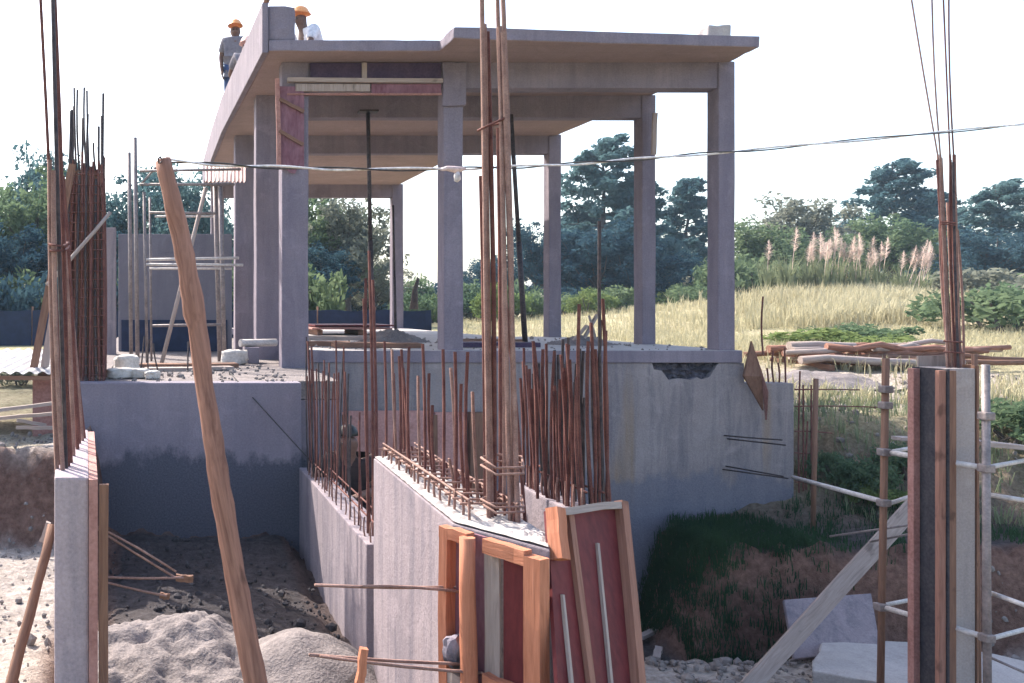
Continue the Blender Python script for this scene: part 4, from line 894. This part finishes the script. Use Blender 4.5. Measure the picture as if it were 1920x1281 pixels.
for px, Y, w, h, mt, lb in ((1880, 26, 2.0, 1.3, 'leaf_b', 'green bush at the right edge beyond the field'), (1835, 38, 2.4, 1.8, 'leaf_c', 'pale bush behind the bars at the right'), (1900, 40, 2.2, 2.0, 'leaf_b', 'tall bush in the far right corner'), (1780, 40, 2.0, 1.6, 'leaf_b', 'bush just left of the right bar bundle'),
                        (1395, 44, 2.2, 2.6, 'leaf_b', 'tall dark bush beside the right corner column'), (1560, 20, 1.3, .45, 'leaf_e', 'low creeping plant left in the middle of the dry field'), (1620, 21, 1.2, .55, 'leaf_b', 'low creeping plant in the middle of the dry field'), (1670, 20, .9, .35, 'leaf_e', 'low creeping plant at the right of the dry field'), (1500, 20.5, .7, .3, 'leaf_e', 'smallest creeping plant on the dry field'),
                        (1580, 10.9, .34, .40, 'leaf_b', 'leafy shrub on top of the red earth slope'), (1628, 10.7, .32, .42, 'leaf_b', 'leafy shrub beside the left scaffold tube of the right column'), (1545, 11.2, .2, .25, 'leaf_b', 'small shrub beside the bar mat'), (1690, 11.0, .3, .4, 'leaf_b', 'small shrub left of the right column'), (1890, 11.6, .7, .5, 'leaf_b', 'spreading green shrub at the right edge below the field'),
                        (1640, 10.6, .3, .3, 'leaf_e', 'small fresh shrub low on the earth slope'), (40, 14, .5, .45, 'leaf_c', 'twiggy grey plant behind the shed roof')):
    bush(px, Y, w, h, mt, lb)

for i in range(14): bush(-60 + 48 * i + random.uniform(-12, 12), 24.5 + random.uniform(0, 2.5), 1.3, random.uniform(1.3, 2.2), ('leaf_d', 'leaf_b', 'leaf_d')[i % 3], 'dark undergrowth bush beneath the trees behind the terrace', -1.0, 'undergrowth behind the terrace')
for i in range(19): bush(555 + 43 * i + random.uniform(-12, 12), 47 + random.uniform(0, 3), 1.7, random.uniform(1.3, 2.3), ('leaf_d', 'leaf_b', 'leaf_c', 'leaf_d')[i % 4], 'low bush in the far hedge beneath the trees', -.8, 'bushes of the far hedge')
def blades(name, pts, hmin, hmax, w, mat, droop=.5, per=1, out=None):
    n = len(pts) * per; base = np.repeat(np.array(pts), per, 0) + np.c_[RNG.normal(0, .04, (n, 2)), np.zeros(n)]
    a = RNG.uniform(0, 2 * np.pi, n); d = np.c_[np.cos(a), np.sin(a), np.zeros(n)]
    if out is not None: d = d * .6 + np.array(out); d[:, 2] = 0
    h = RNG.uniform(hmin, hmax, n)[:, None]; dr = RNG.uniform(.1, 1, n)[:, None] * droop
    side = np.c_[-d[:, 1], d[:, 0], np.zeros(n)] * w; up = np.array([[0, 0, 1.0]])
    m1 = base + up * h * .6 + d * h * dr * .35; tip = base + up * h * (1 - .5 * dr) + d * h * dr
    V = np.stack([base - side, base + side, m1 + side * .7, m1 - side * .7, tip], 1).reshape(-1, 3)
    F = []
    for i in range(n): k = i * 5; F += [(k, k + 1, k + 2, k + 3), (k + 3, k + 2, k + 4)]
    org = V.mean(0); org[2] = V[:, 2].min(); me = bpy.data.meshes.new(name); me.from_pydata((V - org).tolist(), [], F); me.materials.append(M[mat])
    return put(bpy.data.objects.new(name, me), None, org)
# dry grass on the field
pts = []
while len(pts) < 17000:
    Y = 12.8 + 34 * random.random() ** 1.6; px = random.uniform(1180, 1990) if random.random() < .8 else random.uniform(850, 1200); x = (px - VX) * Y / FPX
    if x < 7.9 and Y < 17 or px < 1180 and Y < 24 + random.uniform(0, 4): continue
    if noise.noise(Vector((x * .5, Y * .5, 0))) + random.uniform(-.5, .5) < -.05 - (.0 if Y > 17 else -.25): continue
    if Y < 15.3 and random.random() < .75: continue
    pts.append((x, Y, field(x, Y) - .03))
tag(blades('dry_grass', pts, .14, .42, .010, 'dry', .7, 3), 'dry straw coloured grass over the field', 'grass', kind='stuff')
pts = []
while len(pts) < 2600:
    Y = random.uniform(28, 42); px = random.gauss(1600, 110); x = (px - VX) * Y / FPX; pts.append((x, Y, field(x, Y) - .05))
tag(blades('tall_dry_grass', pts, .5, 1.0, .018, 'dry', .5, 4), 'taller pale dry grass on the rise below the plumed reeds', 'grass', kind='stuff')
pts = []
while len(pts) < 1000:
    x = random.uniform(5.75, 9.5); y = random.uniform(9.42, 10.9) if x > 6.35 else random.uniform(9.2, 10.9)
    if x > 7.2 and random.random() < .75: continue
    pts.append((x, y, gz(x, y) - .02))
for k in range(900): y = random.uniform(9.25, 10.9); x = 5.70 + random.uniform(-.08, .4); pts.append((x, y, gz(x, y) + .0))
tag(blades('bank_grass', pts, .07, .22, .0045, 'grass', .9, 11, out=(-.4, -.5, 0)), 'dark green grass hanging over the earth bank below the wall', 'grass', kind='stuff')
pts = []
while len(pts) < 700:
    x = random.uniform(8, 13.5); y = random.uniform(10.2, 13.5); pts.append((x, y, gz(x, y) - .02))
tag(blades('slope_grass', pts, .1, .3, .007, 'reed', .8, 6), 'yellow green tufts on the earth slope', 'grass', kind='stuff')
# plumed reeds
def reed(px, Y, s, npl, label):
    x = (px - VX) * Y / FPX; z = field(x, Y) - .05; t = thing('plumed_reed', (x, Y, z), label, 'reed', 'plumed reed clumps on the rise')
    mb = MB()
    for i in range(150):
        a = random.uniform(0, 6.28); r = random.uniform(0, .25); h = s * random.uniform(.9, 1.7); o_ = random.uniform(.1, .55) * s
        b0 = Vector((x + math.cos(a) * r, Y + math.sin(a) * r, z)); d = Vector((math.cos(a), math.sin(a), 0)); sd = Vector((-d.y, d.x, 0)) * .022
        m1 = b0 + d * o_ * .35 + Vector((0, 0, h * .65)); tp_ = b0 + d * o_ + Vector((0, 0, h * (.95 if i % 2 else .75)))
        mb.add([b0 - sd, b0 + sd, m1 + sd * .8, m1 - sd * .8, tp_], [(0, 1, 2, 3), (3, 2, 4)])
    mb.build('blades', M['reed'], t)
    for i in range(npl):
        a = random.uniform(0, 6.28); b0 = Vector((x + math.cos(a) * .15, Y + math.sin(a) * .15, z)); tp_ = b0 + Vector((random.uniform(-.2, .7) * s, random.uniform(-.4, .4) * s, s * random.uniform(1.7, 2.4)))
        pm = MB(); pm.tube([b0, b0.lerp(tp_, .6) - Vector((.04, 0, 0)), tp_], [.014, .010, .005], 4, False)
        for q in range(150):
            u = random.random(); c_ = b0.lerp(tp_, .70 + .32 * u); rr = .17 * math.sin(math.pi * min(1, .15 + .85 * u)) * s; a2 = random.uniform(0, 6.28)
            e = c_ + Vector((math.cos(a2) * rr, math.sin(a2) * rr, .10)); sd = Vector((.018, .012, 0)); pm.add([c_ - sd, c_ + sd, e], [(0, 1, 2)])
        pm.build('plume', M['plume'], t)
for i, (px, Y, s, k) in enumerate(((1440, 38, 1.3, 1), (1475, 37, 1.35, 1), (1515, 37, 1.25, 3), (1545, 36.5, 1.3, 6), (1575, 37, 1.25, 6), (1610, 36.5, 1.2, 5), (1645, 37, 1.15, 5), (1690, 37.5, 1.2, 5), (1725, 38, 1.2, 5))):
    reed(px, Y, s, k, ('leftmost clump of reeds, green with a single plume', 'second green reed clump from the left', 'reed clump left of the thickest plumes', 'thickest plumed reed clump', 'plumed reed clump right of the thickest plumes', 'plumed reed clump in the middle of the rise', 'shortest plumed reed clump', 'second plumed reed clump from the right', 'rightmost plumed reed clump')[i])

# dark tarpaulin fence beyond the site
tf = thing('tarpaulin_fence', (1, 24, -1.2), 'dark navy tarpaulin fence under the trees behind the terrace', 'fence')
for k in range(9):
    x = -6.0 + 1.45 * k; vs_ = []
    for j in range(5):
        for i in range(9): vs_.append((x + 1.42 * i / 8, 23 + .05 * fbm(i * .7 + k * 9, j * .8, 4), -1.25 + 1.15 * j / 4 + .02 * math.sin(i * .9) * (j == 4)))
    MB().add(vs_, [(j * 9 + i, j * 9 + i + 1, (j + 1) * 9 + i + 1, (j + 1) * 9 + i) for j in range(4) for i in range(8)]).build('tarpaulin', M['tarp'], tf, smooth=True)
    pole('fence_post', (x, 23.06, -1.3), (x, 23.06, .0), .03, .03, M['wood_d'], tf)

# stones and clods
def stones(name, n, region, smin, smax, mat, label):
    base = bmesh.new(); bmesh.ops.create_icosphere(base, subdivisions=1, radius=1); bv = np.array([v_.co[:] for v_ in base.verts]); bf = np.array([[v_.index for v_ in f.verts] for f in base.faces]); base.free()
    V = []; F = []
    for i in range(n):
        x, y, z = region(); s = random.uniform(smin, smax) * (1 if random.random() < .85 else 2)
        V.append(bv * RNG.uniform(.6, 1.2, (1, 3)) * s * RNG.uniform(.75, 1.2, (len(bv), 1)) + np.array([x, y, z + s * .3])); F.append(bf + i * len(bv))
    V = np.concatenate(V); org = V.mean(0); me = bpy.data.meshes.new(name); me.from_pydata((V - org).tolist(), [], np.concatenate(F).tolist()); me.materials.append(mat)
    return tag(put(bpy.data.objects.new(name, me), None, org), label, 'stones', kind='stuff')
M['clod_d'] = m_plain('shaded_lumps', (.035, .032, .035), (.09, .08, .08), 6, .95, bs=.5)  # darker copy of the stones, pit shade put into the colour
def reg(x0, x1, y0, y1):
    def f():
        x, y = random.uniform(x0, x1), random.uniform(y0, y1); return x, y, gz(x, y)
    return f
stones('rubble', 700, reg(-2.6, -.6, 4.5, 9), .006, .022, M['clod'], 'loose stones and clods over the left yard')
stones('rubble', 800, reg(-.4, 1.36, 4.6, 8.7), .005, .02, M['clod_d'], 'loose lumps over the left pit floor')
stones('rubble', 900, reg(4.8, 9.6, 8, 9.3), .010, .035, M['clod'], 'loose stones over the right pit and bank')
stones('rubble', 500, reg(8.2, 14, 11, 15), .012, .04, M['clod'], 'loose stones on the earth slope')
def onfloor(): x, y = random.uniform(-.8, 1.4), random.uniform(8.9, 11.5); return x, y, ZL
stones('rubble', 260, onfloor, .006, .022, M['clod'], 'crumbs of concrete over the left terrace')
def onfloor2(): x, y = random.uniform(1.95, 7.0), random.uniform(11.0, 15.0); return x, y, ZF
stones('rubble', 300, onfloor2, .006, .022, M['clod'], 'crumbs of concrete over the house floor')

# ------------------------------------------------------------------ people
def skinned(name, J, E, mat, parent, M4, root, sub=2):
    names = list(J); me = bpy.data.meshes.new(name); me.from_pydata([J[k][0] for k in names], [(names.index(a), names.index(b_)) for a, b_ in E], [])
    o = bpy.data.objects.new(name, me); COL.objects.link(o); o.modifiers.new('skin', 'SKIN'); 
    ss = o.modifiers.new('sub', 'SUBSURF'); ss.levels = sub; ss.render_levels = sub
    sv = me.skin_vertices[0].data
    for i, k in enumerate(names): r = J[k][1]; sv[i].radius = (r, r) if isinstance(r, (int, float)) else r; sv[i].use_root = (k == root)
    bpy.context.view_layer.update(); dg = bpy.context.evaluated_depsgraph_get()
    nm = bpy.data.meshes.new_from_object(o.evaluated_get(dg)); bpy.data.objects.remove(o); bpy.data.meshes.remove(me)
    nm.transform(M4); nm.materials.clear(); nm.materials.append(mat); nm.polygons.foreach_set('use_smooth', [True] * len(nm.polygons))
    return put(bpy.data.objects.new(name, nm), parent, ORG[parent])
def person(base, face, label, shirt, trousers, helmet, over=None, head_turn=0.0):
    J = {'pelvis': ((0, 0, .93), (.15, .11)), 'waist': ((0, 0, 1.08), (.135, .10)), 'chest': ((0, .01, 1.28), (.16, .11)), 'neck': ((0, .0, 1.45), .055), 'skull': ((0, .015, 1.54), (.070, .085)), 'crown': ((0, .01, 1.64), (.075, .09)), 'nose': ((0, .115, 1.555), .014)}
    for s, k in ((-1, 'l'), (1, 'r')):
        J.update({'sh' + k: ((.185 * s, 0, 1.385), .07), 'el' + k: ((.245 * s, -.03, 1.12), .047), 'wr' + k: ((.225 * s, .08, .89), .032), 'pa' + k: ((.22 * s, .10, .82), .036),
                  'hi' + k: ((.10 * s, 0, .88), .105), 'kn' + k: ((.115 * s, .03, .49), .065), 'an' + k: ((.115 * s, -.02, .09), .045), 'to' + k: ((.13 * s, .15, .035), .04), 'ear' + k: ((.088 * s, .0, 1.56), .014)})
    if over: 
        for k, p in over.items(): J[k] = (p, J[k][1])
    hd = Vector(J['skull'][0])
    for s, k in ((-1, 'l'), (1, 'r')):
        pa = Vector(J['pa' + k][0]); wr = Vector(J['wr' + k][0]); d = (pa - wr).normalized(); c_ = Vector((0, 1, 0)) - d * d.y; c_.normalize() if c_.length > .1 else None
        sd = d.cross(c_).normalized()
        for f, (off, ln) in enumerate(((-.03, .075), (-.01, .085), (.01, .08), (.03, .065))):
            a = pa + c_ * off + d * .03; J['f%d%s' % (f, k)] = (tuple(a), .010); J['g%d%s' % (f, k)] = (tuple(a + d * ln * .6 + sd * .008 * -s), .009); J['h%d%s' % (f, k)] = (tuple(a + d * ln + sd * .03 * -s), .008)
        a = pa + c_ * .035 - d * .01; J['t0' + k] = (tuple(a), .011); J['t1' + k] = (tuple(a + c_ * .025 + d * .045), .009)
    E = [('pelvis', 'waist'), ('waist', 'chest'), ('chest', 'neck'), ('neck', 'skull'), ('skull', 'crown'), ('skull', 'nose')]
    for k in 'lr':
        E += [('chest', 'sh' + k), ('sh' + k, 'el' + k), ('el' + k, 'wr' + k), ('wr' + k, 'pa' + k), ('pelvis', 'hi' + k), ('hi' + k, 'kn' + k), ('kn' + k, 'an' + k), ('an' + k, 'to' + k), ('skull', 'ear' + k), ('pa' + k, 't0' + k), ('t0' + k, 't1' + k)]
        for f in range(4): E += [('pa' + k, 'f%d%s' % (f, k)), ('f%d%s' % (f, k), 'g%d%s' % (f, k)), ('g%d%s' % (f, k), 'h%d%s' % (f, k))]
    t = thing('person', base, label, 'person', None); rz = Matrix.Rotation(face, 4, 'Z')
    body = skinned('body', J, E, M['skin'], t, rz, 'pelvis')
    def sel(keys, g): return {k: (J[k][0], tuple(x * g + .008 for x in (J[k][1] if isinstance(J[k][1], tuple) else (J[k][1],) * 2))) for k in keys}
    S = sel(['pelvis', 'waist', 'chest', 'shl', 'shr'], 1.30)
    for k in 'lr': S['m' + k] = (tuple(Vector(J['sh' + k][0]).lerp(Vector(J['el' + k][0]), .75)), (.072, .072))
    S['col'] = (tuple(Vector(J['chest'][0]).lerp(Vector(J['neck'][0]), .6)), (.105, .10)); S['hem'] = (tuple(Vector(J['pelvis'][0]) - (Vector(J['waist'][0]) - Vector(J['pelvis'][0])) * .35), (.165, .125))
    skinned('shirt', S, [('hem', 'pelvis'), ('pelvis', 'waist'), ('waist', 'chest'), ('chest', 'col'), ('chest', 'shl'), ('chest', 'shr'), ('shl', 'ml'), ('shr', 'mr')], M[shirt], t, rz, 'pelvis')
    T = sel(['pelvis', 'hil', 'hir', 'knl', 'knr', 'anl', 'anr'], 1.10)
    skinned('trousers', T, [('pelvis', 'hil'), ('pelvis', 'hir'), ('hil', 'knl'), ('hir', 'knr'), ('knl', 'anl'), ('knr', 'anr')], M[trousers], t, rz, 'pelvis')
    if helmet:
        bm = bmesh.new(); bmesh.ops.create_uvsphere(bm, u_segments=20, v_segments=12, radius=1)
        bmesh.ops.delete(bm, geom=[v_ for v_ in bm.verts if v_.co.z < -.15], context='VERTS')
        for v_ in bm.verts:
            rim = v_.co.z < .05; k = 1.16 if rim else 1.0; fr = .035 if rim and v_.co.y > .3 else 0
            v_.co = Vector((v_.co.x * .115 * k, v_.co.y * .14 * k + fr, v_.co.z * .125))
        bmesh.ops.solidify(bm, geom=bm.faces[:], thickness=.006)
        me = bpy.data.meshes.new('helmet'); bm.to_mesh(me); bm.free(); me.transform(rz @ Matrix.Translation(Vector(J['crown'][0]) + Vector((0, .005, .005)))); me.materials.append(M[helmet]); me.polygons.foreach_set('use_smooth', [True] * len(me.polygons))
        put(bpy.data.objects.new('helmet', me), t, base)
    else:
        bm = bmesh.new(); bmesh.ops.create_uvsphere(bm, u_segments=18, v_segments=12, radius=1)
        for v_ in bm.verts: v_.co = Vector((v_.co.x * .093, v_.co.y * .105 - .015, max(-.02, v_.co.z) * .10)) + noise.noise_vector(v_.co * 4) * .006
        me = bpy.data.meshes.new('hair'); bm.to_mesh(me); bm.free(); me.transform(rz @ Matrix.Translation(Vector(J['crown'][0]))); me.materials.append(M['eye']); me.polygons.foreach_set('use_smooth', [True] * len(me.polygons))
        put(bpy.data.objects.new('hair', me), t, base)
    for s in (-1, 1):
        bm = bmesh.new(); bmesh.ops.create_icosphere(bm, subdivisions=2, radius=.012); me = bpy.data.meshes.new('eye'); bm.to_mesh(me); bm.free()
        me.transform(rz @ Matrix.Translation(hd + Vector((.032 * s, .083, .035)))); me.materials.append(M['eye']); put(bpy.data.objects.new('eye', me), body, base)
    return t
person((1.38, 15.5, ZT + .05), R(172), 'worker in orange helmet, grey shirt and blue trousers standing on the left roof edge', 'shirt_g', 'jeans', 'helmet_o',
       {'shr': (.185, 0, 1.385), 'ell': (-.26, -.05, 1.12), 'wrl': (-.20, .10, .93), 'pal': (-.18, .14, .87)})
crouch = {'pelvis': (0, -.05, .38), 'waist': (0, .0, .54), 'chest': (0, .10, .72), 'neck': (0, .17, .88), 'skull': (0, .20, .97), 'crown': (0, .20, 1.07), 'nose': (0, .30, .98), 'earl': (-.088, .19, .98), 'earr': (.088, .19, .98),
          'shl': (-.185, .10, .82), 'shr': (.185, .10, .82), 'ell': (-.27, .22, .58), 'elr': (.27, .22, .58), 'wrl': (-.15, .42, .50), 'wrr': (.15, .42, .50), 'pal': (-.13, .48, .47), 'par': (.13, .48, .47),
          'hil': (-.10, -.03, .34), 'hir': (.10, -.03, .34), 'knl': (-.17, .33, .48), 'knr': (.17, .33, .48), 'anl': (-.14, .08, .09), 'anr': (.14, .08, .09), 'tol': (-.16, .25, .035), 'tor': (.16, .25, .035)}
person((1.47, 14.15, ZT), R(0), 'crouching worker in pale helmet in front of the standing worker on the roof', 'shirt_g', 'jeans', 'helmet_w', crouch)
person((2.27, 13.0, ZT), R(110), 'crouching worker in white shirt and orange helmet behind the roof front edge', 'shirt_w', 'jeans', 'helmet_o', crouch)
bend = {'chest': (0, .10, 1.24), 'neck': (0, .17, 1.40), 'skull': (0, .20, 1.48), 'crown': (0, .20, 1.58), 'nose': (0, .305, 1.49), 'earl': (-.088, .19, 1.5), 'earr': (.088, .19, 1.5), 'shl': (-.185, .10, 1.33), 'shr': (.185, .10, 1.33), 'ell': (-.26, .20, 1.10), 'elr': (.34, .12, 1.12), 'wrl': (-.12, .40, 1.08), 'wrr': (.26, .30, .98), 'pal': (-.10, .46, 1.08), 'par': (.24, .36, .96)}
pb_ = P(662, 800, 8.6)
person((pb_.x - .075, 8.35, pb_.z - 1.60), R(160), 'worker in dark clothes standing in shade behind the bars of the lower stem wall', 'shirt_d', 'shirt_d', None, bend)
tag(MB().box(1.68, 3.4, 7.9, 10.6, pb_.z - 1.80, pb_.z - 1.60).build('work_platform', M['wood_d'], bevel=.01), 'dark timber platform under the worker behind the bars', 'platform')

# ------------------------------------------------------------------ hazy air
m = bpy.data.materials.new('haze'); m.use_nodes = True; n = m.node_tree.nodes; n.remove(n['Principled BSDF'])
pv = n.new('ShaderNodeVolumePrincipled'); pv.inputs['Color'].default_value = (.62, .82, 1.0, 1); pv.inputs['Density'].default_value = .0006; pv.inputs['Anisotropy'].default_value = .2
m.node_tree.links.new(pv.outputs[0], n['Material Output'].inputs['Volume'])
hz = MB().box(-420, 520, -80, 720, -6.0, 14.0).build('haze', m); hz['kind'] = 'stuff'
scene.cycles.volume_bounces = 0

sk = sack((2.02, 8.55, pb_.z - 1.60), .12, 'white sack shape added for the bright gap beside the worker behind the bars', .2, 'shirt_w', 1.0); sk.scale = (.8, 1, 4.6); sk.location.z += .38  # stretched sack added to stand in for a sunlit gap
